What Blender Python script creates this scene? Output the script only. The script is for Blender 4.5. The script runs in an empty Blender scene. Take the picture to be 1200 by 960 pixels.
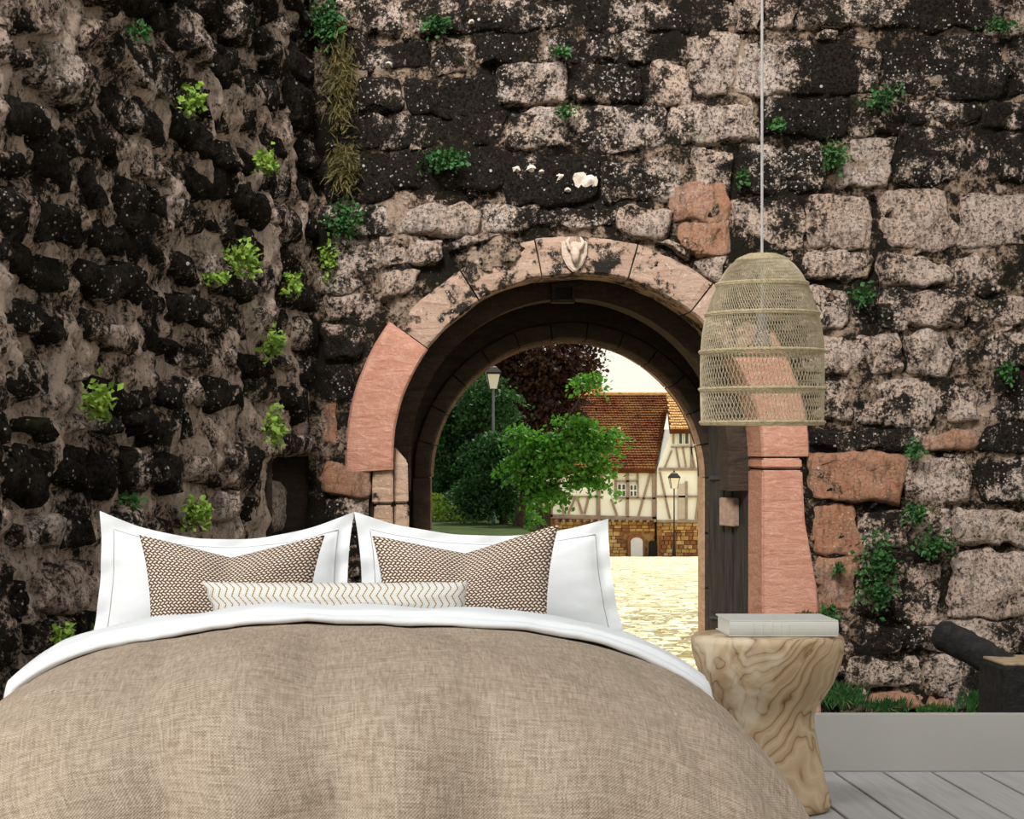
import bpy, bmesh, math, random
from mathutils import Vector, Matrix, noise
from math import sin, cos, pi, radians

# ------------------------------------------------------------------ camera, world, sun, exposure
F = 2200.0                       # focal length in pixels of the 1200x960 frame
VX, VY, CH = 420.0, 523.0, 1.14  # vanishing point and camera height
sc = bpy.context.scene
cam_d = bpy.data.cameras.new('camera'); cam = bpy.data.objects.new('camera', cam_d)
sc.collection.objects.link(cam); sc.camera = cam
cam.location = (0, 0, CH); cam.rotation_euler = (pi/2, 0, 0)
cam_d.sensor_width = 36; cam_d.lens = F/1200*36
cam_d.shift_x = (600-VX)/1200; cam_d.shift_y = (VY-480)/1200
cam_d.clip_end = 500

world = bpy.data.worlds.new('world'); sc.world = world; world.use_nodes = True
wn = world.node_tree.nodes; wl = world.node_tree.links
bg = wn['Background']
tc = wn.new('ShaderNodeTexCoord'); sx = wn.new('ShaderNodeSeparateXYZ'); rp = wn.new('ShaderNodeValToRGB')
wl.new(tc.outputs['Generated'], sx.inputs[0]); wl.new(sx.outputs['Z'], rp.inputs[0]); wl.new(rp.outputs[0], bg.inputs[0])
rp.color_ramp.elements[0].position = 0.0; rp.color_ramp.elements[0].color = (1.0, .95, .80, 1)
rp.color_ramp.elements[1].position = .55; rp.color_ramp.elements[1].color = (.93, .97, 1.0, 1)
bg.inputs[1].default_value = .92

sun_d = bpy.data.lights.new('sun', 'SUN'); sun = bpy.data.objects.new('sun', sun_d); sc.collection.objects.link(sun)
sun_d.energy = 6.2; sun_d.angle = radians(1.0); sun_d.color = (1, .95, .80)
sun.rotation_euler = Vector((.30, .47, .82)).to_track_quat('Z', 'Y').to_euler()
sun.location = (20, 30, 40)

fac_fill_d = bpy.data.lights.new('facade_fill_light', 'AREA'); fac_fill = bpy.data.objects.new('facade_fill_light', fac_fill_d); sc.collection.objects.link(fac_fill)  # added soft area lamp out of view, brightens the gate wall from above
fac_fill_d.shape = 'RECTANGLE'; fac_fill_d.size = 3.0; fac_fill_d.size_y = 3.0; fac_fill_d.energy = 255; fac_fill_d.spread = radians(58); fac_fill_d.color = (1, .985, .96)
fac_fill.location = (-1.8, 2.0, 9.5); fac_fill.rotation_euler = (Vector(fac_fill.location)-Vector((.8, 10.7, 2.7))).to_track_quat('Z', 'Y').to_euler()

sid_d = bpy.data.lights.new('bed_fill_light', 'AREA'); sid = bpy.data.objects.new('bed_fill_light', sid_d); sc.collection.objects.link(sid)  # second added lamp out of view, lifts the bed from the left
sid_d.shape = 'RECTANGLE'; sid_d.size = 1.6; sid_d.size_y = 1.6; sid_d.energy = 42; sid_d.color = (1, .985, .96); sid_d.spread = radians(90)
sid.location = (-4.2, 2.6, 3.0); sid.rotation_euler = (Vector(sid.location)-Vector((.2, 5.0, .4))).to_track_quat('Z', 'Y').to_euler()

sc.view_settings.view_transform = 'Standard'; sc.view_settings.look = 'None'
sc.view_settings.gamma = 1; sc.view_settings.use_curve_mapping = False
sc.view_settings.exposure = 0.22

# ------------------------------------------------------------------ helpers
random.seed(7)
C = sc.collection.objects
def P(px, py, d): return Vector(((px-VX)/F*d, d, CH-(py-VY)/F*d))
def X(px, d): return (px-VX)/F*d
def Z(py, d): return CH-(py-VY)/F*d
def fb(x, y, z, o=4): return noise.fractal(Vector((x, y, z)), 1.0, 2.0, o)

def tag(o, label=None, cat=None, group=None, kind=None):
    if label: o['label'] = label
    if cat: o['category'] = cat
    if group: o['group'] = group
    if kind: o['kind'] = kind
    return o
def empty(name, loc, label=None, cat=None, group=None, kind=None):
    o = bpy.data.objects.new(name, None); o.empty_display_size = .1; C.link(o); o.location = loc
    return tag(o, label, cat, group, kind)
def link(name, bm, mat, parent=None, origin=(0, 0, 0), smooth=False):
    """origin in world space; bm verts in world space"""
    origin = Vector(origin)
    base = wpos(parent)
    if origin.length == 0 and parent is not None: origin = base
    me = bpy.data.meshes.new(name)
    bmesh.ops.translate(bm, verts=bm.verts, vec=-origin)
    bm.to_mesh(me); bm.free()
    if smooth: me.polygons.foreach_set('use_smooth', [True]*len(me.polygons))
    if mat: me.materials.append(mat)
    o = bpy.data.objects.new(name, me); C.link(o)
    o.location = origin-base
    if parent is not None: o.parent = parent
    return o
def wpos(o):
    v = Vector((0, 0, 0))
    while o is not None: v = v+o.location; o = o.parent
    return v
def box(bm, x0, x1, y0, y1, z0, z1, bev=0, seg=2):
    r = bmesh.ops.create_cube(bm, size=1)
    vs = r['verts']
    for v in vs:
        v.co = Vector(((x0+x1)/2+v.co.x*(x1-x0), (y0+y1)/2+v.co.y*(y1-y0), (z0+z1)/2+v.co.z*(z1-z0)))
    if bev:
        es = list({e for v in vs for e in v.link_edges})
        bmesh.ops.bevel(bm, geom=es, offset=bev, segments=seg, affect='EDGES', profile=.5)
    return bm
def grid(bm, pts, uvs=None, closed_u=False, flip=False):
    """pts[j][i]"""
    uvl = bm.loops.layers.uv.verify()
    V = [[bm.verts.new(p) for p in row] for row in pts]
    nj, ni = len(V), len(V[0])
    for j in range(nj-1):
        for i in range(ni if closed_u else ni-1):
            i2 = (i+1) % ni
            q = [(j, i), (j, i2), (j+1, i2), (j+1, i)]
            if flip: q.reverse()
            f = bm.faces.new([V[a][b] for a, b in q])
            if uvs:
                for l, (a, b) in zip(f.loops, q): l[uvl].uv = uvs[a][b]
    return V
def tube(bm, pts, rad, n=8, cap=True):
    pts = [Vector(p) for p in pts]
    rads = rad if isinstance(rad, (list, tuple)) else [rad]*len(pts)
    rings = []; prev = None
    for i, p in enumerate(pts):
        t = (pts[min(i+1, len(pts)-1)]-pts[max(i-1, 0)]).normalized()
        if prev is None:
            a = Vector((0, 0, 1)) if abs(t.z) < .9 else Vector((1, 0, 0))
            s = t.cross(a).normalized()
        else:
            s = (prev-t*prev.dot(t)).normalized()
        prev = s; u = t.cross(s)
        rings.append([bm.verts.new(p+(s*cos(2*pi*k/n)+u*sin(2*pi*k/n))*rads[i]) for k in range(n)])
    for a, b in zip(rings, rings[1:]):
        for k in range(n): bm.faces.new([a[k], a[(k+1) % n], b[(k+1) % n], b[k]])
    if cap and n > 2:
        bm.faces.new(rings[0][::-1]); bm.faces.new(rings[-1])
def prism(bm, poly, y0, y1):
    """poly list of (x,z) extruded in y"""
    a = [bm.verts.new((x, y0, z)) for x, z in poly]; b = [bm.verts.new((x, y1, z)) for x, z in poly]
    n = len(poly)
    fs = [bm.faces.new(a), bm.faces.new(b[::-1])]
    for i in range(n): fs.append(bm.faces.new([a[(i+1) % n], a[i], b[i], b[(i+1) % n]]))
    bmesh.ops.recalc_face_normals(bm, faces=fs)
def lathe(bm, prof, cx, cy, n=48, tw=None):
    rows = []
    for j, (r, z) in enumerate(prof):
        rows.append([Vector((cx+r*cos(2*pi*k/n), cy+r*sin(2*pi*k/n), z)) for k in range(n)])
    return grid(bm, rows, closed_u=True)

# ---------------- materials
class M:
    def __init__(s, name, rough=.8):
        s.m = bpy.data.materials.new(name); s.m.use_nodes = True
        s.nt = s.m.node_tree; s.b = s.nt.nodes['Principled BSDF']; s.b.inputs['Roughness'].default_value = rough
        s.b.inputs['Specular IOR Level'].default_value = .06 if rough > .82 else .25
    def n(s, t, **k):
        nd = s.nt.nodes.new('ShaderNode'+t)
        for a, v in k.items():
            if a.startswith('_'): setattr(nd, a[1:], v)
            else: s.put(nd.inputs[a.replace('__', ' ')], v)
        return nd
    def put(s, inp, v):
        if isinstance(v, bpy.types.NodeSocket): s.nt.links.new(v, inp)
        else: inp.default_value = v
    def coord(s, kind='pos', scale=None, rot=None):
        if kind == 'pos': o = s.n('NewGeometry').outputs['Position']
        elif kind == 'uv': o = s.n('TexCoord').outputs['UV']
        else: o = s.n('TexCoord').outputs['Object']
        if scale or rot:
            mp = s.n('Mapping'); s.put(mp.inputs[0], o)
            if scale: mp.inputs['Scale'].default_value = scale
            if rot: mp.inputs['Rotation'].default_value = rot
            o = mp.outputs[0]
        return o
    def noise(s, co, scale, detail=8, rough=.6, dist=0):
        nd = s.n('TexNoise', Scale=scale, Detail=detail, Roughness=rough, Distortion=dist); s.put(nd.inputs['Vector'], co)
        return nd.outputs['Fac']
    def vor(s, co, scale, feat='F1', out='Distance'):
        nd = s.n('TexVoronoi', Scale=scale, _feature=feat); s.put(nd.inputs['Vector'], co)
        return nd.outputs[out]
    def ramp(s, fac, stops, interp='LINEAR'):
        r = s.n('ValToRGB'); s.put(r.inputs[0], fac); cr = r.color_ramp; cr.interpolation = interp
        while len(cr.elements) < len(stops): cr.elements.new(.5)
        for e, (p, c) in zip(cr.elements, stops):
            e.position = p; e.color = (c, c, c, 1) if not isinstance(c, tuple) else (*c, 1)
        return r.outputs[0]
    def mr(s, v, a, b, c=0., d=1.):
        nd = s.n('MapRange'); s.put(nd.inputs[0], v)
        for i, q in enumerate((a, b, c, d)): s.put(nd.inputs[1+i], q)
        return nd.outputs[0]
    def math(s, op, a, b=0., c=0.):
        nd = s.n('Math', _operation=op); s.put(nd.inputs[0], a); s.put(nd.inputs[1], b)
        s.put(nd.inputs[2], c)
        return nd.outputs[0]
    def mix(s, f, a, b, bt='MIX'):
        nd = s.n('Mix', _data_type='RGBA', _blend_type=bt); s.put(nd.inputs[0], f)
        for i, v in ((6, a), (7, b)): s.put(nd.inputs[i], (*v, 1) if isinstance(v, tuple) else v)
        return nd.outputs[2]
    def base(s, c): s.put(s.b.inputs['Base Color'], (*c, 1) if isinstance(c, tuple) else c); return s
    def bump(s, h, dist=.01, st=1.0):
        nd = s.n('Bump', Strength=st, Distance=dist); s.put(nd.inputs['Height'], h)
        s.put(s.b.inputs['Normal'], nd.outputs[0]); return s

def patina_noise(m, co):
    """one growth pattern in world space, shared by stones and joints"""
    big = m.noise(co, 2.6, 6, .6); med = m.noise(co, 11, 9, .72, .3); fine = m.noise(co, 55, 6, .78)
    pn = m.math('ADD', m.math('MULTIPLY', big, .40), m.math('ADD', m.math('MULTIPLY', med, .40), m.math('MULTIPLY', fine, .30)))
    return big, med, fine, pn
def stone_mat():
    """weathered sandstone; object colour: R = black patina cover, G = redness, B = white lichen"""
    m = M('weathered_stone', .9); co = m.coord()
    oi = m.n('ObjectInfo'); sp = m.n('SeparateColor'); m.put(sp.inputs[0], oi.outputs['Color'])
    R, G, B = sp.outputs
    big, med, fine, pn = patina_noise(m, co)
    light = m.mix(m.mr(big, .35, .65), (.84, .68, .58), (.78, .58, .44))
    light = m.mix(m.mr(med, .46, .62, 0, .7), light, (.40, .29, .24))
    light = m.mix(m.mr(fine, .50, .57, 0, .85), light, (.09, .062, .048))
    red = m.mix(m.mr(med, .35, .65), (.52, .19, .09), (.62, .34, .20))
    c = m.mix(m.math('MULTIPLY', G, m.mr(big, .3, .5, .5, 1.)), light, red)
    th = m.mr(R, 0., 1., .70, .40)
    pm = m.mr(m.math('SUBTRACT', pn, th), -.02, .03)
    c = m.mix(m.mr(m.noise(m.coord('pos', (9, 9, 2.2)), 3, 7, .7), .50, .62, 0, .55), c, (.075, .055, .042))
    c = m.mix(pm, c, m.mix(m.mr(fine, .4, .7), (.006, .005, .0045), (.060, .047, .036)))
    ms = m.mr(m.noise(co, 2.3, 5, .6), .6, .72, 0., .35); c = m.mix(ms, c, (.05, .06, .02))
    ln = m.noise(co, 34, 6, .85); ln2 = m.noise(co, 3.5, 3, .5); ln3 = m.vor(co, 38)
    lt = m.mr(B, 0., 1., .80, .60)
    v_ = m.math('ADD', m.math('MULTIPLY', ln, .85), m.math('MULTIPLY', ln2, .25))
    lm = m.mr(m.math('SUBTRACT', m.math('SUBTRACT', v_, m.math('MULTIPLY', ln3, .12)), m.math('SUBTRACT', lt, .03)), -.008, .014)
    c = m.mix(lm, c, m.mix(m.mr(med, .4, .6), (.90, .80, .72), (.72, .60, .52)))
    dt = m.math('MULTIPLY', m.math('MULTIPLY', m.mr(m.vor(co, 34), .20, .15), m.mr(ln2, .42, .56)), m.mr(B, 0., .6, .2, 1.))
    dt2 = m.math('MULTIPLY', m.mr(m.vor(co, 13), .13, .10), m.mr(med, .48, .56))
    c = m.mix(m.math('MAXIMUM', dt, dt2), c, (.74, .66, .58))
    m.base(c)
    m.bump(m.math('ADD', m.math('MULTIPLY', med, 1.), m.math('MULTIPLY', fine, .7)), .07, 1.0)
    return m.m
def mortar_mat(name, c1, c2, patina, lich=.64):
    m = M(name, .95); co = m.coord()
    big, med, fine, pn = patina_noise(m, co)
    c = m.mix(m.mr(big, .35, .65), c1, c2); c = m.mix(m.mr(fine, .5, .7, 0, .7), c, tuple(v*.35 for v in c1))
    c = m.mix(m.mr(m.noise(m.coord('pos', (9, 9, 2.2)), 3, 7, .7), .50, .62, 0, .55), c, (.09, .062, .042)); c = m.mix(m.mr(pn, patina-.03, patina+.03), c, (.022, .018, .013))
    ln = m.noise(co, 30, 6, .8); c = m.mix(m.mr(ln, lich, lich+.02), c, (.66, .54, .45))
    m.base(c); m.bump(m.math('ADD', med, m.math('MULTIPLY', fine, .7)), .07, 1.0); return m.m
def sand_mat(name, c1, c2, c3, patina=.0):
    m = M(name, .85); co = m.coord(scale=(1, 1, 1))
    a = m.noise(m.coord(scale=(1.5, 1.5, 7), rot=(0, .6, 0)), 3, 6, .6, 1.0); b = m.noise(co, 30, 8, .7); g = m.noise(co, 5, 7, .65)
    c = m.mix(m.mr(a, .35, .65), c1, c2); c = m.mix(m.mr(b, .5, .8, 0, .7), c, c3)
    if patina:
        c = m.mix(m.mr(m.math('ADD', m.math('MULTIPLY', g, .6), m.math('MULTIPLY', b, .4)), patina, patina+.05), c, (.02, .017, .014))
        c = m.mix(m.mr(m.noise(co, 60, 4, .7), .62, .68), c, (.6, .5, .42))
    m.base(c); m.bump(m.math('ADD', b, a), .015, .7); return m.m
def plain(name, c, rough=.7, var=.15, sc_=20, bump=.003, metal=0, kind='pos'):
    m = M(name, rough); co = m.coord(kind); n_ = m.noise(co, sc_, 6, .6)
    d = tuple(v*(1-var) for v in c); e = tuple(min(1, v*(1+var)) for v in c)
    m.base(m.mix(m.mr(n_, .3, .7), d, e)); m.bump(n_, bump, .6)
    m.b.inputs['Metallic'].default_value = metal; return m.m

MS = stone_mat()
M_mort = mortar_mat('facade_mortar', (.56, .41, .30), (.36, .24, .16), .525)
M_mortL = mortar_mat('left_wall_mortar', (.90, .70, .57), (.70, .50, .38), .565)
M_pink = sand_mat('pink_sandstone', (.46, .235, .165), (.37, .17, .115), (.56, .38, .29))
M_ring = sand_mat('weathered_sandstone', (.38, .265, .20), (.30, .19, .135), (.50, .40, .33), .50)
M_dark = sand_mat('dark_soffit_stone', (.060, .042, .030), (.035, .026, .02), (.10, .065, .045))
M_edge = sand_mat('lit_arch_edge_stone', (.42, .27, .17), (.30, .18, .11), (.5, .4, .3))  # pale colour paints the lit thin edge of the inner arch

# ------------------------------------------------------------------ castle gate of the printed wall mural, modelled as solid masonry: geometry constants
DF = 10.7; SF = F/DF                      # facade plane
AX, AZ, AR = X(676, DF), Z(536, DF), 215/SF   # front arch centre and radius
D2 = 11.65; S2 = F/D2
BX, BZ, BR = X(666, D2), Z(560, D2), 164/S2
TOPZ = 13.0
GZ = -.36                                  # ground at the facade

def arch_slab(bm, cx, cz, R, x0, x1, z0, z1, y0, y1, n=36):
    """rectangle minus an arched opening, extruded y0..y1"""
    arc = [(cx+R*cos(pi-pi*i/n), cz+R*sin(pi-pi*i/n)) for i in range(n+1)]
    inner = [(cx-R, z0)]+arc+[(cx+R, z0)]
    def outer(p):
        x, z = p; dx, dz = x-cx, z-cz
        if dz < 1e-6: return (x0 if dx < 0 else x1, z)
        t = min((z1-cz)/dz, ((x1-cx)/dx if dx > 1e-6 else 1e9), ((x0-cx)/dx if dx < -1e-6 else 1e9))
        return (cx+dx*t, cz+dz*t)
    out = [(x0, z0)]+[outer(p) for p in arc]+[(x1, z0)]
    rows = []
    for y, L in ((y0, out), (y0, inner), (y1, inner), (y1, out)):
        rows.append([Vector((p[0], y, p[1])) for p in L])
    V = grid(bm, rows)
    # corners of the rectangle
    for row, L in ((V[0], out), (V[3], out)):
        for cxr in (x0, x1):
            for i in range(len(L)-1):
                a, b = L[i], L[i+1]
                if abs(a[0]-cxr) < 1e-5 and abs(b[1]-z1) < 1e-5 and abs(b[0]-cxr) > 1e-5 or \
                   abs(b[0]-cxr) < 1e-5 and abs(a[1]-z1) < 1e-5 and abs(a[0]-cxr) > 1e-5:
                    c = bm.verts.new((cxr, row[i].co.y, z1)); bm.faces.new([row[i], c, row[i+1]])
    bmesh.ops.recalc_face_normals(bm, faces=bm.faces)
    return bm

# ------------------------------------------------------------------ ground
M_soil = M('grassy_earth', .95); co = M_soil.coord()
a_ = M_soil.noise(co, 3, 8, .65); b_ = M_soil.noise(co, 30, 6, .7)
M_soil.base(M_soil.mix(M_soil.mr(a_, .4, .6), M_soil.mix(M_soil.mr(b_, .4, .6), (.10, .07, .045), (.19, .14, .09)), M_soil.mix(M_soil.mr(b_, .4, .6), (.03, .06, .015), (.09, .11, .03))))
M_soil.bump(b_, .04); M_soil = M_soil.m
def gz(y):
    if y < 12: return -.12-(.24)*(max(6.6, y)-6.6)/(12-6.6) if y > 6.6 else -.12
    return -.36-.0489*(y-12)
bm = bmesh.new()
ys = [-14, -6, 0, 4, 6.6]+[6.6+.2*i for i in range(1, 28)]+[14, 18, 24, 30, 40, 55, 70, 94, 110, 140, 200]
xs = [-90, -60, -40, -25, -15, -10, -7, -5, -4, -3, -2]+[-1.5+.25*i for i in range(22)]+[5, 6, 8, 10, 13, 17, 22, 30, 45, 65, 90]
grid(bm, [[Vector((x, y, gz(y)-.12+(.03*fb(x*2, y*2, 1) if 6.6 < y < 12 else 0))) for x in xs] for y in ys])
ground = link('ground', bm, M_soil, smooth=True); tag(ground, kind='structure')

M_cob = M('yellow_cobble_stone', .85); co = M_cob.coord(); oi = M_cob.n('ObjectInfo')
v_ = M_cob.noise(co, 1.7, 5, .6); w_ = M_cob.noise(co, 9, 6, .6)
M_cob.base(M_cob.mix(M_cob.mr(v_, .35, .65), M_cob.mix(M_cob.mr(w_, .35, .65), (.66, .59, .38), (.50, .43, .27)), (.64, .58, .42)))
M_cob.bump(w_, .01); M_cob = M_cob.m
M_joint = plain('cobble_joint_sand', (.42, .33, .17), .95, .2, 15)
bm = bmesh.new()
grid(bm, [[Vector((x, y, gz(y)-.035)) for x in (-14, 0, 14, 40)] for y in (11.0, 12, 16, 20, 30, 40, 60, 80, 120)])
paving = link('courtyard', bm, M_joint); tag(paving, kind='structure')
def cobble_bm(bm, cx, cy, lx, ly, zt, tilt=(0, 0)):
    c = [(-1, -1), (1, -1), (1, 1), (-1, 1)]
    j = [(random.uniform(.85, 1.05), random.uniform(.85, 1.05)) for _ in c]
    lo = []; hi = []
    for (a, b), (p, q) in zip(c, j):
        lo.append(bm.verts.new((cx+a*lx/2*p, cy+b*ly/2*q, gz(cy+b*ly/2)-.06)))
        hi.append(bm.verts.new((cx+a*lx/2*p*.78, cy+b*ly/2*q*.78, gz(cy+b*ly/2)+zt+a*tilt[0]+b*tilt[1])))
    mid = [bm.verts.new((l.co.x*.93+cx*.07, l.co.y*.93+cy*.07, h.co.z-.012)) for l, h in zip(lo, hi)]
    bm.faces.new(hi)
    for A, B_ in ((lo, mid), (mid, hi)):
        for i in range(4): bm.faces.new([A[i], A[(i+1) % 4], B_[(i+1) % 4], B_[i]])
near = []; far = bmesh.new()
y = 11.15; row = 0
while y < 92:
    ly = .13 if y < 24 else (.2 if y < 45 else .34)
    lx = ly*1.35
    xa = (X(700, y)-.5 if y > 40 else (-1.5 if y > 12.2 else .3)); xb = X(835, y)+(.5 if y > 40 else 1.6)
    x = xa+random.random()*lx
    while x < xb:
        w = lx*random.uniform(.75, 1.25)
        vis = X(708, y) < x < X(826, y) and y < 15
        if y < 13.2 and len(near) < 300 and (X(705, y) < x < X(830, y)): near.append((x+w/2, y, w, ly))
        else: cobble_bm(far, x+w/2, y, w*.96, ly*.95, random.uniform(-.008, .012)*(1 if y < 24 else 1.4), (random.uniform(-.006, .006), random.uniform(-.006, .006)))
        x += w
    y += ly
tag(link('cobble_field', far, M_cob, paving), kind='stuff')
for (cx, cy, w, l) in near:
    bm = bmesh.new(); cobble_bm(bm, cx, cy, w*.96, l*.95, random.uniform(-.006, .012), (random.uniform(-.006, .006), random.uniform(-.006, .006)))
    link('cobble', bm, M_cob, paving, (cx, cy, gz(cy)))

# ------------------------------------------------------------------ stones
def stone(frame, quad, th, tone, parent, seed, mat=None, name='stone', res=.022, rnd=.32, rough=1.0):
    O, ex, ez, nn = frame
    r = random.Random(seed)
    cu = sum(q[0] for q in quad)/4; cv = sum(q[1] for q in quad)/4
    w = max(abs(quad[1][0]-quad[0][0]), .05); h = max(abs(quad[3][1]-quad[0][1]), .05)
    nx = max(6, min(22, int(w/res))); ny = max(5, min(16, int(h/res)))
    bm = bmesh.new(); rows = []
    sx_, sy_ = r.uniform(-.12, .12), r.uniform(-.12, .12)
    s3 = r.random()*50
    for j in range(ny+1):
        row = []
        for i in range(nx+1):
            a = -1+2*i/nx; b = -1+2*j/ny
            a = sin(a*pi/2)*.45+a*.55; b = sin(b*pi/2)*.45+b*.55
            aa = a*math.sqrt(1-rnd*b*b*.5); bb = b*math.sqrt(1-rnd*a*a*.5)
            s, t = (aa+1)/2, (bb+1)/2
            u = (quad[0][0]*(1-s)+quad[1][0]*s)*(1-t)+(quad[3][0]*(1-s)+quad[2][0]*s)*t
            v = (quad[0][1]*(1-s)+quad[1][1]*s)*(1-t)+(quad[3][1]*(1-s)+quad[2][1]*s)*t
            e = max(abs(a), abs(b))
            nu = fb(u*6, v*6, s3, 5)*.040*rough; nv = fb(u*6+9, v*6+3, s3, 5)*.034*rough
            dep = th*max(0, (1-abs(a)**5)*(1-abs(b)**5))**.55
            dep += (fb(u*5, v*5, s3+5, 5)*.030+abs(fb(u*12, v*12, s3, 4))*-.035)*rough*(1-e**6) + th*(sx_*a+sy_*b)
            if i in (0, nx) or j in (0, ny): dep = -.035
            row.append(O+ex*(u+nu)+ez*(v+nv)+nn*dep)
        rows.append(row)
    grid(bm, rows)
    o = link(name, bm, mat or MS, parent, O+ex*cu+ez*cv, smooth=True)
    o.color = (*tone, 1)
    return o
TONES = {'k': (.74, .0, .60), 's': (.58, .0, .85), 'm': (.56, .12, .6), 'l': (.40, .05, .65), 'o': (.22, .8, .3), 'd': (.88, .0, .35)}
def tone(k, r): t = TONES[k]; return tuple(max(0, min(1, v+r.uniform(-.07, .07))) for v in t)

def rough_wall(name, frame, u0, u1, v0, v1, step, mat, hole=None, amp=.03):
    O, ex, ez, nn = frame; bm = bmesh.new()
    nu, nv = int((u1-u0)/step), int((v1-v0)/step)
    V = {}
    def vert(i, j):
        if (i, j) not in V:
            u = u0+(u1-u0)*i/nu; v = v0+(v1-v0)*j/nv
            V[i, j] = bm.verts.new(O+ex*u+ez*v+nn*(fb(u*3, v*3, 2, 6)*amp+fb(u*11, v*11, 5, 4)*amp*.6))
        return V[i, j]
    for j in range(nv):
        for i in range(nu):
            u = u0+(u1-u0)*(i+.5)/nu; v = v0+(v1-v0)*(j+.5)/nv
            if hole and hole(u, v): continue
            bm.faces.new([vert(i, j), vert(i+1, j), vert(i+1, j+1), vert(i, j+1)])
    o = link(name, bm, mat, smooth=True); tag(o, kind='structure'); return o

# ---- facade
frF = (Vector((0, DF, 0)), Vector((1, 0, 0)), Vector((0, 0, 1)), Vector((0, -1, 0)))
CORX = X(362, DF)
holeF = lambda u, v: (v > AZ and math.hypot(u-AX, v-AZ) < AR+.13) or (v <= AZ and AX-AR-.13 < u < AX+AR+.13)
facade = rough_wall('wall_back', frF, CORX+.0, 5.2, -.7, 4.4, .026, M_mort, holeF, .055)
bm = bmesh.new()
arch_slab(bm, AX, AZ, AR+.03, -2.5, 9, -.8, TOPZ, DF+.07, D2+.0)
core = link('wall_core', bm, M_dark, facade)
bm = bmesh.new(); box(bm, 5.15, 9, DF-.0, DF+.3, -.8, TOPZ); box(bm, -1.2, 5.2, DF, DF+.3, 4.35, TOPZ)
link('upper_masonry', bm, M_mort, facade)
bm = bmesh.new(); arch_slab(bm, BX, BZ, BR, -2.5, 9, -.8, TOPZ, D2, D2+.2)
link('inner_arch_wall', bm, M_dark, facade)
# inner arch mouldings: a bevelled stepped ring on the face, one voussoir each
def ring_block(cx, cz, r0, r1, a0, a1, y0, y1, mat, name, parent, n=8, wob=.0, inset=.0):
    bm = bmesh.new(); rows = []
    g = .004/r0
    prof = [(r0, y1), (r0, y0+.02), (r0+.012, y0+.003), (r0+.03, y0), (r1-.03, y0), (r1-.012, y0+.004), (r1, y0+.03), (r1, y1)]
    for i in range(n+1):
        a = a0+g+(a1-a0-2*g)*i/n; row = []
        for k, (r, yy) in enumerate(prof):
            w_ = wob*fb(a*5+r, r*6, y0+k*.1, 3)
            sh = .006 if i in (0, n) and 2 <= k <= 5 else 0
            row.append(Vector((cx+(r+w_)*cos(a), yy+w_*.6+sh, cz+(r+w_)*sin(a))))
        rows.append(row)
    V = grid(bm, rows)
    for R_ in (V[0], V[-1]):
        try: bm.faces.new(R_)
        except Exception: pass
    bmesh.ops.recalc_face_normals(bm, faces=bm.faces)
    am = (a0+a1)/2
    return link(name, bm, mat, parent, (cx+(r0+r1)/2*cos(am), y0, cz+(r0+r1)/2*sin(am)), smooth=False)
N2 = 13
for i in range(N2):
    a0, a1 = pi*i/N2, pi*(i+1)/N2
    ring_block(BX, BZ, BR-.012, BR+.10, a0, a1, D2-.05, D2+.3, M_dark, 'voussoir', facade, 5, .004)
    ring_block(BX, BZ, BR-.018, BR-.004, a0, a1, D2+.05, D2+.22, M_edge, 'lit_arch_edge', facade, 5, .002)  # thin pale strip standing for light caught on the arch edge
for s in (-1, 1):
    for k in range(4):
        z0 = -.42+k*.34; z1 = z0+.335 if k < 3 else BZ
        bm = bmesh.new(); xa = BX+s*(BR-.012); xb = BX+s*(BR+.1)
        box(bm, min(xa, xb), max(xa, xb), D2-.05, D2+.2, z0, z1, .012)
        link('jamb_stone', bm, M_dark if s > 0 else M_edge if k == 9 else M_dark, facade, (xa, D2, (z0+z1)/2))
    bm = bmesh.new(); box(bm, BX+s*(BR-.018)-.006, BX+s*(BR-.018)+.006, D2+.05, D2+.22, -.42, BZ); link('lit_arch_edge', bm, M_edge, facade)
# front arch voussoirs (angles measured from the right springing)
deg = radians
fr = [(0, 33, M_pink, 'v'), (33, 52, M_ring, ''), (52, 74, M_ring, ''), (74, 101, M_ring, 'key'), (101, 122, M_ring, ''), (122, 144, M_ring, ''), (144, 184, M_pink, '')]
for a0, a1, mt, k in fr:
    pr = .055 if mt is M_pink else .02
    r1 = AR+ (.275 if mt is M_pink else .22)
    o = ring_block(AX, AZ, AR, r1, deg(a0), deg(a1), DF-pr, DF+.34, mt, 'voussoir', facade, 12, .004 if mt is M_pink else .018)
    if a0 == 144: o['label'] = 'smooth clean pink sandstone arch block on the left'
    if k == 'key': o['label'] = 'keystone block with a carved emblem'
# jambs
def jamb(poly, mt, y0, y1, lab=None):
    bm = bmesh.new(); prism(bm, [(X(a, DF), Z(b, DF)) for a, b in poly], y0, y1)
    bmesh.ops.bevel(bm, geom=list(bm.edges), offset=.01, segments=2, affect='EDGES')
    cx = sum(X(a, DF) for a, b in poly)/len(poly); cz = sum(Z(b, DF) for a, b in poly)/len(poly)
    o = link('jamb_stone', bm, mt, facade, (cx, y0, cz))
    if lab: o['label'] = lab
jamb([(891, 537), (937, 537), (938, 549), (891, 549)], M_pink, DF-.05, DF+.34)
jamb([(891, 551), (938, 551), (941, 610), (955, 690), (957, 727), (891, 727)], M_pink, DF-.05, DF+.34, 'tall tooled pink sandstone jamb block widening downwards')
jamb([(891, 729), (958, 729), (960, 850), (891, 850)], M_pink, DF-.05, DF+.34)
M_reveal = sand_mat('pale_reveal_stone', (.44, .30, .21), (.30, .19, .12), (.5, .42, .34), .54)
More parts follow.
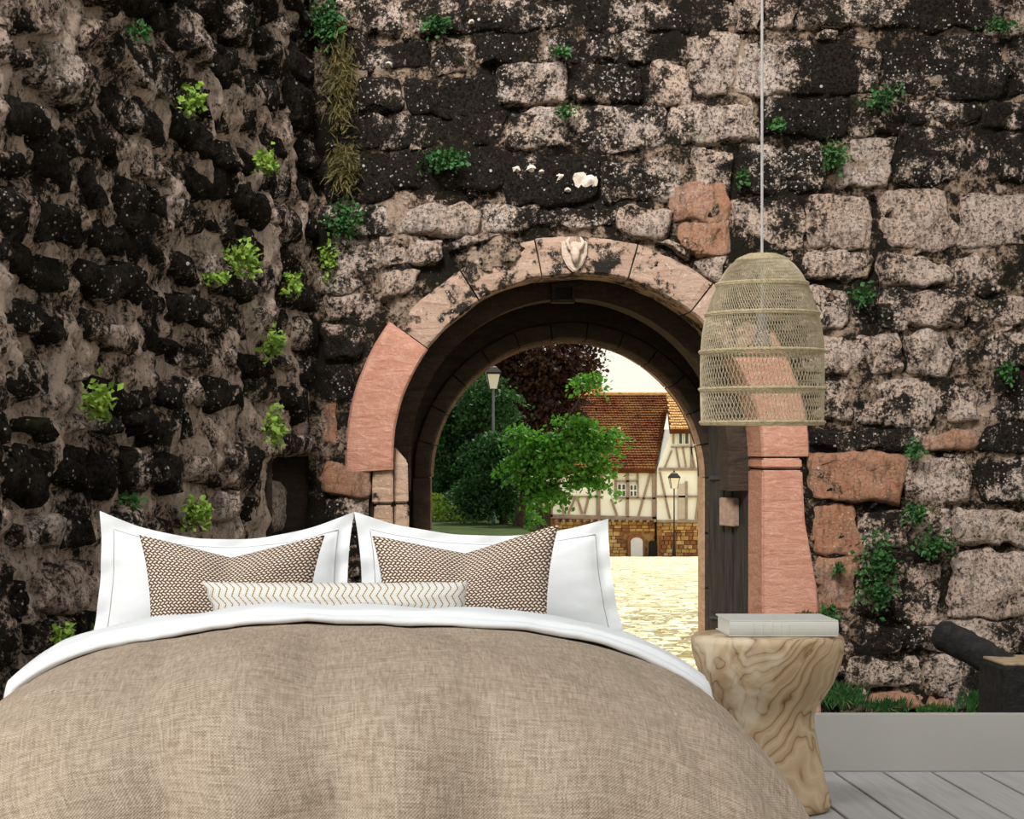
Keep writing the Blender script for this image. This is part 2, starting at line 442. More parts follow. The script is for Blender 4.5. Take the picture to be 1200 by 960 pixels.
for k, (t, b) in enumerate([(541, 590), (592, 640), (642, 700), (702, 770), (772, 850)]):
    jamb([(437+k % 2*2, t), (460, t), (461, b), (436, b)], M_reveal, DF-.02, DF+.34)
    jamb([(462, t-(18 if k == 0 else 0)), (478+k%2*2, t), (479, b), (462, b)], M_reveal, DF+.05, DF+.34)
# small dark putlog socket in the soffit
bm = bmesh.new(); x, z = X(660, DF+.35), Z(344, DF+.35)
for (xa, xb, za, zb) in ((-.07, .07, .035, .06), (-.07, .07, -.055, -.035), (-.07, -.05, -.035, .035), (.05, .07, -.035, .035)): box(bm, x+xa, x+xb, DF+.33, DF+.42, z+za, z+zb, .004)
link('socket_frame', bm, M_dark, facade)
bm = bmesh.new(); box(bm, x-.05, x+.05, DF+.36, DF+.37, z-.035, z+.035); link('socket_hole', bm, plain('black_void', (.004, .004, .004)), facade)
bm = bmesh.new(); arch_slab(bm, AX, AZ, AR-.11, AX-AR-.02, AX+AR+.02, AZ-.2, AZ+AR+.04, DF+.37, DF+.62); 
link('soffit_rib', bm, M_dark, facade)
# carved emblem on the keystone: shield with a small horned head
em = empty('carved_emblem', (X(672, DF), DF-.03, Z(297, DF)), 'small carved stone shield with a horned head on the arch keystone', 'carving')
bm = bmesh.new(); x, z = X(672, DF), Z(297, DF)
pts = [(-.075, .07), (-.03, .055), (0, .07), (.03, .055), (.075, .07), (.07, -.02), (.04, -.08), (0, -.115), (-.04, -.08), (-.07, -.02)]
prism(bm, [(x+a, z+b) for a, b in pts], DF-.055, DF+.02); bmesh.ops.bevel(bm, geom=list(bm.edges), offset=.008, segments=2, affect='EDGES')
M_car = sand_mat('carved_stone', (.58, .47, .38), (.46, .35, .27), (.66, .56, .46)); link('shield', bm, M_car, em)
bm = bmesh.new()
for s in (-1, 1): tube(bm, [(x+s*.012, DF-.06, z), (x+s*.035, DF-.08, z+.03), (x+s*.045, DF-.075, z+.06), (x+s*.03, DF-.07, z+.085)], [.014, .013, .010, .004], 8)
link('horn', bm, M_car, em, smooth=True)
bm = bmesh.new(); tube(bm, [(x, DF-.06, z+.025), (x, DF-.085, z), (x, DF-.085, z-.04), (x, DF-.07, z-.07)], [.016, .028, .021, .008], 10); link('head', bm, M_car, em, smooth=True)

# traced facade stones (pixel rectangles in the photograph's frame, all on the facade plane)
TR = """
421 0 470 37 m;474 0 563 37 m;564 0 672 36 k;673 0 748 34 k;751 0 805 36 s;385 2 418 36 m;
385 42 430 82 k;432 54 500 84 d;504 48 553 82 m;556 40 627 73 k;631 37 728 71 s;732 40 803 70 s;
400 90 470 127 k;474 92 585 132 d;590 76 665 122 s;668 76 758 118 s;764 76 806 122 l;
384 134 446 178 k;451 136 524 172 k;530 130 590 174 k;593 127 676 174 s;680 124 782 178 s;
380 186 458 234 d;462 180 588 224 d;593 182 700 238 k;704 184 800 232 s;
462 242 558 276 l;560 240 627 276 s;629 245 718 276 s;722 240 782 284 l;380 240 456 274 k;
380 280 440 340 s;444 280 520 312 l;444 316 490 352 l;524 280 590 298 m;750 288 800 312 l;
384 346 440 376 m;380 380 430 420 m;382 424 412 470 m;380 474 398 520 o;
385 545 432 580 o;382 584 430 626 m;385 630 430 680 m;
810 0 862 34 s;866 0 890 34 m;894 0 935 34 m;938 0 1076 32 s;1080 2 1180 34 k;1184 0 1225 40 l;
808 42 860 112 l;864 48 950 112 s;953 55 1025 110 k;1029 46 1180 110 k;1184 45 1230 112 k;
786 124 806 174 l;810 124 888 166 l;892 116 990 160 k;1000 114 1058 156 m;1062 118 1146 144 s;1150 116 1228 150 k;
803 178 860 228 l;864 166 962 226 s;985 164 1047 220 l;1056 150 1128 214 s;1132 156 1160 196 m;1165 158 1228 212 k;
786 214 850 258 o;866 232 940 292 l;945 234 1023 290 l;1031 224 1115 288 l;1124 228 1228 290 l;
792 262 856 300 o;866 298 930 330 l;938 296 1020 328 l;1024 300 1108 332 l;1114 298 1228 346 m;
810 306 850 350 l;940 336 990 384 l;994 338 1060 386 s;1064 338 1128 382 m;1134 352 1228 384 m;
944 392 1056 438 l;1060 392 1114 436 l;1118 390 1228 428 s;
944 446 1000 494 l;1006 444 1092 500 m;1098 448 1148 496 m;1152 436 1228 492 k;
944 504 1076 524 m;1082 502 1140 528 o;1144 500 1228 530 k;
946 530 1054 588 o;1058 536 1138 588 m;1142 536 1228 588 k;
958 594 1004 648 o;1010 600 1068 648 l;1074 594 1116 644 m;1120 596 1228 640 l;
962 654 998 720 o;1000 656 1042 722 m;1046 652 1102 728 l;1110 646 1228 722 l;
966 726 1000 746 m;1004 732 1052 764 m;1056 736 1110 764 m;1115 728 1228 764 m;
966 750 998 790 m;992 770 1074 806 l;1082 770 1158 812 m;1162 768 1228 812 m;
972 812 1014 836 m;1020 812 1120 832 o;1124 818 1228 842 m
"""
rects = []
rr = random.Random(3)
for t in TR.replace('\n', '').split(';'):
    f = t.split()
    if len(f) == 5: rects.append((float(f[0]), float(f[1]), float(f[2]), float(f[3]), f[4]))
extra = []
# courses above the frame and right of it carry on for a little
for i in range(16):
    x0 = 384+i*58; extra.append((x0, -46, x0+53, -6, rr.choice('ksm')))
for j in range(16):
    extra.append((1234, -4+j*52, 1300+rr.uniform(-6, 6), 42+j*52, rr.choice('klsm')))
nst = 0
def clear_of_arch(x, y, m):
    return not ((y < 526 and math.hypot(x-667, y-526) < 206+m) or (y >= 520 and 667-206-m < x < 667+206+m))
for (x0, y0, x1, y1, k) in rects+extra:
    j = lambda s: rr.uniform(-s, s)
    q = []
    for (px, py) in ((x0, y1), (x1, y1), (x1, y0), (x0, y0)):
        px += j(6)+(3.6 if px > (x0+x1)/2 else -3.2); py += j(4)+(3 if py > (y0+y1)/2 else -2.6)
        # push corners out of the arch ring
        if py < 526:
            d_ = math.hypot(px-667, py-526)
            if d_ < 262: px = 667+(px-667)/d_*262; py = 526+(py-526)/d_*262
        q.append((X(px, DF), Z(py, DF)))
    th = rr.uniform(.03, .07)
    stone(frF, q, th, tone(k, rr), facade, nst, rough=1.1, rnd=.28); nst += 1
M_lich = plain('pale_lichen', (.62, .52, .43), .95, .25, 40, .01)
for (px, py, r_) in ((672, 206, 22), (690, 212, 14), (656, 208, 12), (621, 199, 7), (604, 200, 6), (634, 203, 4), (584, 258, 4), (664, 224, 5), (552, 28, 5), (455, 77, 5), (398, 4, 7)):
    bm = bmesh.new(); c0 = P(px, py, DF); c0.y -= .075; ring = []
    for k in range(14):
        a_ = 2*pi*k/14; q_ = r_/SF*(.55+.4*rr.random()); ring.append(bm.verts.new(c0+Vector((q_*cos(a_), .02, q_*.8*sin(a_)))))
    cc_ = bm.verts.new(c0+Vector((0, -.008, 0)))
    for k in range(14): bm.faces.new([cc_, ring[k], ring[(k+1) % 14]])
    bmesh.ops.subdivide_edges(bm, edges=bm.edges, cuts=1)
    bmesh.ops.recalc_face_normals(bm, faces=bm.faces)
    link('lichen_patch', bm, M_lich, facade, c0)
# small gallet stones in the joints
cand = 0; placed = []
while cand < 2200 and len(placed) < 110:
    cand += 1
    w, h = rr.uniform(10, 26), rr.uniform(7, 16)
    x, y = rr.uniform(375, 1215), rr.uniform(-2, 836)
    if not clear_of_arch(x, y, 76) or 430 < x < 960 and y > 560 and not (x > 945): continue
    m = -2
    if any(x+w/2 > a-m and x-w/2 < c+m and y+h/2 > b-m and y-h/2 < d+m for a, b, c, d, _ in rects): continue
    if any(abs(x-a) < (w+c)/2 and abs(y-b) < (h+d)/2 for a, b, c, d in placed): continue
    placed.append((x, y, w, h))
    q = [(X(x+a*w/2+rr.uniform(-2, 2), DF), Z(y+b*h/2+rr.uniform(-2, 2), DF)) for a, b in ((-1, 1), (1, 1), (1, -1), (-1, -1))]
    kk = 'o' if (930 < x < 975 and y > 480) else rr.choice('ksml')
    stone(frF, q, rr.uniform(.015, .04), tone(kk, rr), facade, 900+cand, res=.02)

# ---- left wall: from the corner towards the viewer
A = Vector((CORX, DF, 0)); Bp = Vector((X(-14, 6.64), 6.64, 0))
LL = (Bp-A).length; eu = (Bp-A).normalized(); nl = Vector((0, 0, 1)).cross(eu)
if nl.x < 0: nl = -nl
frL = (A, eu, Vector((0, 0, 1)), nl)
def wall_u(px):      # distance along the left wall of image column px
    k = (px-VX)/F
    # A.x+u*eu.x = k*(A.y+u*eu.y)
    return (k*A.y-A.x)/(eu.x-k*eu.y)
def wall_uz(px, py):
    u = wall_u(px); d = A.y+u*eu.y
    return u, Z(py, d)
nu0, nz1 = wall_uz(368, 534); nu1, _ = wall_uz(316, 534); _, nz0 = wall_uz(340, 628)
holeL = lambda u, v: nu0 < u < nu1 and nz0 < v < nz1
lwall = rough_wall('wall_left', frL, -.06, LL, -.6, 4.6, .03, M_mortL, holeL, .07)
bm = bmesh.new()
vsb = [A+nl*-.06+Vector((0, .5, 0)), Bp-nl*.06, Vector((-9, Bp.y, 0)), Vector((-9, DF+.5, 0))]
lo = [bm.verts.new((v.x, v.y, -.6)) for v in vsb]; hi = [bm.verts.new((v.x, v.y, TOPZ)) for v in vsb]
for i in range(4):
    if i == 0:
        a, b = vsb[0], vsb[1]
        z_ = [bm.verts.new((v.x, v.y, 4.55)) for v in (a, b)]
        bm.faces.new([z_[0], z_[1], hi[1], hi[0]]); continue
    bm.faces.new([lo[i], lo[(i+1) % 4], hi[(i+1) % 4], hi[i]])
bm.faces.new(hi)
link('tower_masonry', bm, M_mortL, lwall)
# niche recess
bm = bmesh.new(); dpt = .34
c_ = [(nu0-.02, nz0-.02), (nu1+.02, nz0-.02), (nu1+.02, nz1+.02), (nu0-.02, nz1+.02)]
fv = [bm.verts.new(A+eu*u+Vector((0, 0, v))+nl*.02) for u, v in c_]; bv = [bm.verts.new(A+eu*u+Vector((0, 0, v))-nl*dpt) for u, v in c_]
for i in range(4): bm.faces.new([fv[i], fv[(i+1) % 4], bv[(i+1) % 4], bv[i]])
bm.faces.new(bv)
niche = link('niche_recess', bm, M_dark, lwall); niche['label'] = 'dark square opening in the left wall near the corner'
s_ = stone((A-nl*.17, eu, Vector((0, 0, 1)), nl), [(nu0+.10, nz0), (nu1-.08, nz0), (nu1-.12, nz0+.33), (nu0+.14, nz0+.30)], .1, (.35, 0, .5), lwall, 77)
# lintel and sill of the opening
stone(frL, [(nu0-.12, nz1), (nu1+.18, nz1), (nu1+.16, nz1+.13), (nu0-.1, nz1+.12)], .07, (.6, .1, .4), lwall, 51)
stone(frL, [(nu0-.1, nz0-.13), (nu1+.2, nz0-.13), (nu1+.2, nz0), (nu0-.1, nz0)], .07, (.6, .1, .3), lwall, 52)
rl = random.Random(21)
v = -.45; cnt = 0
while v < 4.25 and cnt < 290:
    h = rl.uniform(.12, .25)
    u = rl.uniform(-.2, .05)
    while u < LL-.02:
        w = rl.uniform(.26, .75)*(1.15 if u > 1.5 else .95)
        u1 = min(u+w, LL-.01)
        d = A.y+u*eu.y
        pyc = VY-(v-CH)*F/d
        if not (u1 > nu0-.14 and u < nu1+.2 and v+h > nz0-.15 and v < nz1+.15) and u1-u > .1 and (pyc < 860) and (v < 1.1+(DF)*.25):
            hh = h*rl.uniform(.58, .92); o_ = rl.uniform(0, h-hh)
            g = rl.uniform(.03, .09)
            jj = lambda: rl.uniform(-.035, .035)
            sag = .03
            q = [(max(0, u+g)+jj(), v+o_+jj()), (u1-g/2+jj(), v+o_+jj()+sag), (u1-g/2+jj(), v+o_+hh+jj()+sag), (max(0, u+g)+jj(), v+o_+hh+jj())]
            k = rl.choice('ddkkkssm')
            if nu0 < u < nu1+.9 and .2 < v < 1.2: k = rl.choice('kml')
            t = tone(k, rl); t = (t[0]+.04, t[1]+.05, t[2]*.8)
            stone(frL, q, rl.uniform(.035, .09), t, lwall, 300+cnt, res=.022, rnd=.36, rough=1.55); cnt += 1
        u += w
    v += h

# ------------------------------------------------------------------ plants growing on the masonry
def leaf_mat(name, c1, c2, c3, tr=.35):
    m = M(name, .6); oi = m.noise(m.coord(), 9, 3, .5); o2 = m.noise(m.coord(), 60, 2, .5)
    c = m.mix(m.mr(oi, .35, .65), c1, c2); c = m.mix(m.mr(o2, .5, .7), c, c3); m.base(c)
    t = m.n('BsdfTranslucent'); m.put(t.inputs[0], c)
    mx = m.n('MixShader', Fac=tr); out = m.nt.nodes['Material Output']
    m.nt.links.new(m.b.outputs[0], mx.inputs[1]); m.nt.links.new(t.outputs[0], mx.inputs[2]); m.nt.links.new(mx.outputs[0], out.inputs[0])
    return m.m
M_fern = leaf_mat('dark_wall_leaves', (.02, .075, .02), (.04, .12, .028), (.07, .17, .05), .2)
M_lite = leaf_mat('bright_wall_leaves', (.13, .24, .03), (.26, .38, .05), (.20, .30, .06), .2)
M_moss = leaf_mat('brown_dry_moss', (.08, .06, .02), (.13, .10, .03), (.05, .07, .02), .1)
def leaf(bm, p, d, side, L, W):
    nrm = d.cross(side)
    a = bm.verts.new(p); b = bm.verts.new(p+d*L*.5+side*W/2+nrm*W*.15); c = bm.verts.new(p+d*L); e = bm.verts.new(p+d*L*.5-side*W/2+nrm*W*.15)
    m = bm.verts.new(p+d*L*.5)
    bm.faces.new([a, b, m]); bm.faces.new([b, c, m]); bm.faces.new([c, e, m]); bm.faces.new([e, a, m])
def rv(r): 
    while True:
        v = Vector((r.uniform(-1, 1), r.uniform(-1, 1), r.uniform(-1, 1)))
        if .05 < v.length < 1: return v.normalized()
def tuft(px, py, wpx, hpx, mat, label, wall='f', n=None, kind='broad', cat='plant', dd=None):
    r = random.Random(int(px*7+py))
    if dd: c = P(px, py, dd); nn = Vector((0, -1, 0)); s = F/dd; e1 = Vector((1, 0, 0))
    elif wall == 'f': c = P(px, py, DF)+Vector((0, -.05, 0)); nn = Vector((0, -1, 0)); s = SF; e1 = Vector((1, 0, 0))
    else:
        u, z = wall_uz(px, py); c = A+eu*u+Vector((0, 0, z))+nl*.06; nn = nl; s = F/c.y; e1 = eu
    t = empty(name={'broad': 'wall_plant', 'grass': 'grass_tuft', 'moss': 'moss_clump'}[kind], loc=c, label=label, cat=cat)
    k = 1.0 if wall == 'f' else 2.3
    a, b = wpx/s/2*k, hpx/s/2
    n = n or int(wpx*hpx/9)+25
    bm = bmesh.new(); st = bmesh.new()
    ns = max(3, n//14)
    for _ in range(ns):
        e = e1*r.uniform(-.8, .8)*a+Vector((0, 0, 1))*r.uniform(-.8, .8)*b+nn*r.uniform(.02, .09)
        tube(st, [c-Vector((0, 0, b*.3)), c+e*.5+nn*.02, c+e], .0025, 3, False)
    for _ in range(n):
        x_, z_ = r.gauss(0, .42), r.gauss(0, .42)
        p = c+e1*max(-1.2, min(1.2, x_))*a+Vector((0, 0, 1))*z_*b+nn*r.uniform(.02, .10)
        d = (rv(r)+nn*.8+Vector((0, 0, -.1 if kind == 'broad' else 1.0))).normalized()
        sd = d.cross(rv(r)).normalized()
        if kind == 'broad': leaf(bm, p, d, sd, r.uniform(.022, .045), r.uniform(.018, .034))
        elif kind == 'grass':
            d = (Vector((r.uniform(-.6, .6), 0, 1))+nn*r.uniform(.1, .6)).normalized()
            leaf(bm, c+e1*x_*a+Vector((0, 0, 1))*(z_*.4-.5)*b+nn*.02, d, d.cross(nn).normalized(), r.uniform(.6, 1.2)*b*1.3, .012)
        else:
            d = (rv(r)+Vector((0, 0, -.9))).normalized()
            leaf(bm, p, d, d.cross(rv(r)).normalized(), r.uniform(.03, .09), .008)
    l = link('leaves', bm, mat, t); l['kind'] = 'stuff'
    link('stems', st, M_moss, t)['kind'] = 'stuff'
L_ = 'small bright green plant on left wall, '
for a in [(255, 305, 46, 40, M_lite, 'largest bright green plant on the left stone wall, level with the arch crown', 'l'),
          (283, 190, 28, 30, M_lite, L_+'highest of those near the corner', 'l'),
          (193, 118, 24, 34, M_lite, L_+'highest and well left of the corner', 'l'),
          (222, 325, 26, 14, M_lite, L_+'touching the largest one at its lower left', 'l'),
          (316, 332, 20, 34, M_lite, L_+'between the largest one and the corner', 'l'),
          (293, 402, 24, 36, M_lite, L_+'above the one over the dark square opening', 'l'),
          (80, 470, 34, 44, M_lite, 'round bright green plant standing alone far left on the left wall', 'l'),
          (293, 500, 26, 44, M_lite, L_+'just above and left of the dark square opening', 'l'),
          (200, 600, 32, 44, M_lite, L_+'just above the left white pillow', 'l'),
          (360, 305, 16, 50, M_lite, L_+'hanging in the corner beside the arch', 'l'),
          (118, 585, 14, 14, M_fern, L_+'tiny and above the left pillow corner', 'l'),
          (84, 742, 10, 26, M_lite, L_+'low beside the pillow edge', 'l'), (38, 742, 10, 26, M_lite, L_+'lowest and farthest left', 'l'),
          (128, 38, 12, 20, M_fern, L_+'near the top left of the photo', 'l')]:
    tuft(*a)
F_ = 'green plant on the gate wall, '
for a in [(1022, 655, 50, 60, M_fern, 'large dark green plant beside the right jamb, upper half of the hanging cluster'),
          (1022, 695, 46, 42, M_fern, 'dark green plant directly under the large one beside the right jamb'),
          (1066, 602, 34, 26, M_fern, F_+'small and above the two wide right ones'),
          (1088, 638, 52, 28, M_fern, F_+'wide one right of the large hanging cluster'),
          (1006, 348, 32, 24, M_fern, F_+'in a joint right of the woven lamp'),
          (970, 186, 34, 34, M_fern, F_+'thick tuft up beside the lamp cord'),
          (1028, 118, 44, 26, M_fern, F_+'in the upper right joint among dark stones'),
          (1166, 36, 44, 18, M_fern, F_+'top right corner of the photo'),
          (1172, 436, 20, 26, M_fern, F_+'small and near the right edge of the photo'),
          (1064, 528, 22, 24, M_fern, F_+'small and above a reddish stone on the right'),
          (965, 716, 26, 22, M_fern, F_+'at the foot of the right jamb'),
          (976, 664, 12, 10, M_fern, F_+'tiny, between jamb and large hanging cluster'),
          (404, 260, 44, 50, M_fern, F_+'in the corner left of the arch'),
          (520, 190, 56, 30, M_fern, F_+'hanging from dark stones above the arch'),
          (510, 34, 40, 26, M_fern, F_+'top of the photo above the arch'),
          (382, 30, 46, 60, M_fern, F_+'top of the corner of the two walls'),
          (864, 210, 14, 20, M_fern, F_+'small and left of the lamp cord'),
          (905, 150, 18, 22, M_fern, F_+'small and right of the lamp cord'),
          (655, 66, 26, 12, M_fern, F_+'thin one above the arch crown'),
          (660, 135, 26, 14, M_fern, F_+'thin one between dark stones over the arch')]:
    tuft(*a)
for a in [(400, 95, 38, 120, M_moss, 'brown dry moss hanging at the top of the wall corner'), (404, 196, 36, 60, M_moss, 'brown dry moss hanging in the corner below the upper moss')]:
    tuft(*a, n=900, kind='moss', cat='moss')
for i, (px, py, w, h, lb) in enumerate([(985, 815, 46, 40, 'dark green grass tuft behind the side table'), (1035, 826, 50, 26, 'green grass tuft at the foot of the gate wall, nearest the side table'),
        (1140, 820, 40, 34, 'green grass tuft beside the dark timber post'), (1090, 830, 44, 20, 'low green grass tuft under the leaning log'), (938, 722, 26, 18, 'dry dark grass tuft behind the book')]):
    tuft(px, py, w, h, M_fern if i < 4 else M_moss, lb, 'f', n=150, kind='grass', cat='grass')

# ------------------------------------------------------------------ gate door leaf
M_old = M('old_dark_door_wood', .75); co = M_old.coord('pos', (14, 14, 1.2)); n_ = M_old.noise(co, 3, 8, .65, .5)
M_old.base(M_old.mix(M_old.mr(n_, .35, .68), (.008, .007, .006), (.038, .030, .024))); M_old.bump(n_, .01, .8); M_old = M_old.m
M_iron = plain('black_iron', (.02, .02, .022), .5, .2, 30, .001, .6)
dpt0, dpt1 = DF+.38, DF+.84
p0 = Vector((X(884, dpt0), dpt0, 0)); p1 = Vector((X(833, dpt1), dpt1, 0))
door = empty('door_1', (p0.x, p0.y, -.3), kind='structure')
dv = (p1-p0); dn = Vector((0, 0, 1)).cross(dv.normalized()); 
for k in range(5):
    f0, f1 = k/5+.006, (k+1)/5-.006
    bm = bmesh.new()
    a, b = p0+dv*f0, p0+dv*f1
    d_ = (a.y+b.y)/2
    # top follows the arch: taken at the leaf's own depth
    zt = lambda f: AZ+.34+.30*f
    za, zb = zt(f0), zt(f1)
    off = dn*random.uniform(-.006, .006)
    lo = [a-dn*.025+off, b-dn*.025+off, b+dn*.025+off, a+dn*.025+off]
    vl = [bm.verts.new((v.x, v.y, -.36)) for v in lo]; vh = [bm.verts.new((v.x, v.y, z)) for v, z in zip(lo, (za, zb, zb, za))]
    bm.faces.new(vl[::-1]); bm.faces.new(vh)
    for i in range(4): bm.faces.new([vl[i], vl[(i+1) % 4], vh[(i+1) % 4], vh[i]])
    bmesh.ops.recalc_face_normals(bm, faces=bm.faces); bmesh.ops.bevel(bm, geom=list(bm.edges), offset=.005, segments=1, affect='EDGES')
    link('plank', bm, M_old, door, (a.x, a.y, .5))
bm = bmesh.new(); q = p0+dv*.42-dn*.03*(1 if dn.x > 0 else -1)
z_ = Z(600, q.y); 
if dn.x > 0: dn = -dn
q = p0+dv*.42+dn*.045
ee = dv.normalized()
for (w, h, t) in ((.055, .085, .02),):
    cs = [q+ee*sx_*w*1.5+Vector((0, 0, z_+sz*h))+dn*st*t for st in (-1, 1) for sx_, sz in ((-1, -1), (1, -1), (1, 1), (-1, 1))]
    vv = [bm.verts.new(c) for c in cs]
    bm.faces.new(vv[:4]); bm.faces.new(vv[4:][::-1])
    for i in range(4): bm.faces.new([vv[i], vv[4+i], vv[4+(i+1) % 4], vv[(i+1) % 4]])
bmesh.ops.recalc_face_normals(bm, faces=bm.faces); bmesh.ops.bevel(bm, geom=list(bm.edges), offset=.005, segments=2, affect='EDGES')
link('latch_block', bm, plain('pale_worn_wood', (.30, .20, .15), .8, .3, 30), door)['label'] = 'pale worn wooden block'
for zz in (.1, .95):
    bm = bmesh.new(); a, b = p0+dv*.02+dn*.03, p0+dv*.9+dn*.03
    tube(bm, [(a.x, a.y, zz), (b.x, b.y, zz)], .014, 6); link('iron_strap', bm, M_iron, door)
# dark timber post at the free edge of the leaf
pp = P(827, 590, D2+.55)
bm = bmesh.new(); box(bm, pp.x-.035, pp.x+.035, pp.y-.03, pp.y+.05, gz(12)-.05, Z(588, D2+.55), .01)
tube(bm, [(pp.x-.02, pp.y, Z(588, D2+.5)-.01), (pp.x+.03, pp.y, Z(586, D2+.5)+.015)], .035, 8)
tag(link('gate_post', bm, M_old, None, (pp.x, pp.y, gz(12))), 'slim dark post at the far edge of the gate passage', 'post')

# ------------------------------------------------------------------ courtyard: raised lawn, house, lamps, trees
LZ = -.62+.0
M_grass = plain('lawn', (.025, .04, .01), .95, .5, 2.5, .05)
DT = 34
bm = bmesh.new()
prism(bm, [(-16, -4), (X(640, 40), -4), (X(640, 40), LZ-.25), (X(625, 40), LZ-.1), (-16, LZ)], DT, 78)
tag(link('lawn_bank', bm, M_grass), 'raised grassy bank under the trees left of the cobbled yard', 'lawn', kind='structure')
M_rub = M('ochre_rubble', .9); co = M_rub.coord('pos', (1, 1, 1.4)); v1 = M_rub.vor(co, 3.0, 'F1', 'Color'); v2 = M_rub.vor(co, 3.0, 'DISTANCE_TO_EDGE')
sp = M_rub.n('SeparateColor'); M_rub.put(sp.inputs[0], v1)
cc = M_rub.ramp(sp.outputs[0], [(0, (.42, .22, .07)), (.4, (.30, .12, .05)), (.7, (.55, .34, .12)), (1, (.22, .09, .04))])
M_rub.base(M_rub.mix(M_rub.mr(v2, 0, .06), (.50, .36, .16), cc)); M_rub = M_rub.m
rubs = [plain('rubble_ochre', (.50, .29, .10), .9, .3, 4), plain('rubble_brown', (.30, .13, .06), .9, .3, 4), plain('rubble_gold', (.60, .40, .16), .9, .25, 4)]
M_plas = plain('cream_plaster', (.94, .92, .80), .9, .04, 1.5)
M_tim = plain('grey_brown_timber', (.34, .25, .19), .85, .25, 3)
M_roofb = plain('red_brown_roof', (.10, .035, .016), .9, .35, 1.2)
M_roof1 = M('red_clay_tiles', .85); co = M_roof1.coord(); n1 = M_roof1.noise(co, .8, 5, .6); n2 = M_roof1.noise(co, 5, 3, .5)
M_roof1.base(M_roof1.mix(M_roof1.mr(n1, .4, .62), M_roof1.mix(M_roof1.mr(n2, .35, .65), (.19, .048, .016), (.06, .018, .009)), (.19, .09, .026))); M_roof1 = M_roof1.m
M_roof2 = plain('ochre_clay_tiles', (.50, .29, .12), .85, .3, 4)
M_glass = M('window_glass', .1); M_glass.base((.05, .06, .06)); M_glass = M_glass.m
M_white = plain('white_paint', (.85, .83, .78), .6, .04, 5)
HD = 94.0
house = empty('timber_framed_house', P(710, 651, HD), 'half-timbered house with a steep red tiled roof and stone base across the yard', 'house')
def hslab(name, pts, mat, y0, y1, parent=house, D=HD, lab=None):
    bm = bmesh.new(); prism(bm, [(X(a, D), Z(b, D)) for a, b in pts], y0, y1); o = link(name, bm, mat, parent, (X(pts[0][0], D), y0, Z(pts[0][1], D)))
    if lab: o['label'] = lab
    return o
hslab('wall', [(640, 548), (770, 548), (770, 606), (640, 606)], M_plas, HD, HD+7)
hslab('gable_wall', [(787, 503), (852, 503), (852, 612), (769, 612), (769, 549)], M_plas, HD-.3, HD+7)
def rubble_base(x0, x1, y0, y1, yf, openings):
    hslab('stone_base', [(x0, y0), (x1, y0), (x1, y1), (x0, y1)], M_rub, yf, yf+6)
    by = [bmesh.new() for _ in rubs]; r = random.Random(int(x0))
    y = y0
    while y < y1-1:
        h = r.uniform(3.2, 5.5); x = x0+r.uniform(-3, 0)
        while x < x1:
            w = r.uniform(4, 10)
            if not any(x+w > a-1 and x < b+1 and y+h > c-1 for a, b, c in openings) and x >= x0-1 and x+w <= x1+1:
                k = r.randrange(3)
                box(by[k], X(x, yf), X(x+w-.8, yf), yf-.10-r.random()*.08, yf+.05, Z(min(y+h-.7, y1), yf), Z(y, yf))
            x += w
        y += h
    for b, m_ in zip(by, rubs): link('rubble', b, m_, house)['kind'] = 'stuff'
rubble_base(645, 768, 608, 653, HD+.2, [(736, 756, 627), (760, 770, 633)])
rubble_base(770, 850, 613, 653, HD-.1, [])
def roof(eL, eR, rL, rR, mat, rows, cols, name='roof'):
    """eave left/right and ridge left/right points; board plus lapped rows of tiles"""
    bm = bmesh.new(); nrm = (eR-eL).cross(rL-eL).normalized()
    if nrm.z < 0: nrm = -nrm
    q = [eL, eR, rR, rL]
    a = [bm.verts.new(p) for p in q]; b = [bm.verts.new(p-nrm*.25) for p in q]
    bm.faces.new(a); bm.faces.new(b[::-1])
    for i in range(4): bm.faces.new([a[i], b[i], b[(i+1) % 4], a[(i+1) % 4]])
    bmesh.ops.recalc_face_normals(bm, faces=bm.faces)
    ro = link(name, bm, M_roofb, house, q[0])
    tb = bmesh.new(); r = random.Random(rows)
    for j in range(rows):
        t0, t1 = j/rows, (j+1.25)/rows
        for i in range(cols):
            s0, s1 = (i+.06+.5*(j % 2))/cols, (i+.94+.5*(j % 2))/cols
            s1 = min(s1, 1); 
            if s0 >= 1: continue
            f = lambda s, t: eL*(1-s)*(1-t)+eR*s*(1-t)+rR*s*t+rL*(1-s)*t
            l1, l2 = .10+r.random()*.04, .03
            tp = [f(s0, t0)+nrm*l1, f(s1, t0)+nrm*l1, f(s1, min(t1, 1))+nrm*l2, f(s0, min(t1, 1))+nrm*l2]
            bt = [f(s0, t0)+nrm*.0, f(s1, t0)+nrm*.0]
            vt = [tb.verts.new(p) for p in tp]; vb = [tb.verts.new(p) for p in bt]
            tb.faces.new(vt); tb.faces.new([vb[0], vb[1], vt[1], vt[0]])
    o = link('roof_tiles', tb, mat, ro); o['kind'] = 'stuff'
    bm = bmesh.new(); tube(bm, [rL, rR], .16, 8); link('ridge_cap', bm, M_roof2, ro)
    return ro
roof(P(600, 550, HD-.5), P(768, 550, HD-.5), P(640, 463, HD+4.5), P(786, 463, HD+4.5), M_roof1, 30, 46)
roof(P(785, 503, HD-.7), P(860, 503, HD-.7), P(781, 466, HD+3.4), P(850, 466, HD+3.4), M_roof2, 12, 24)
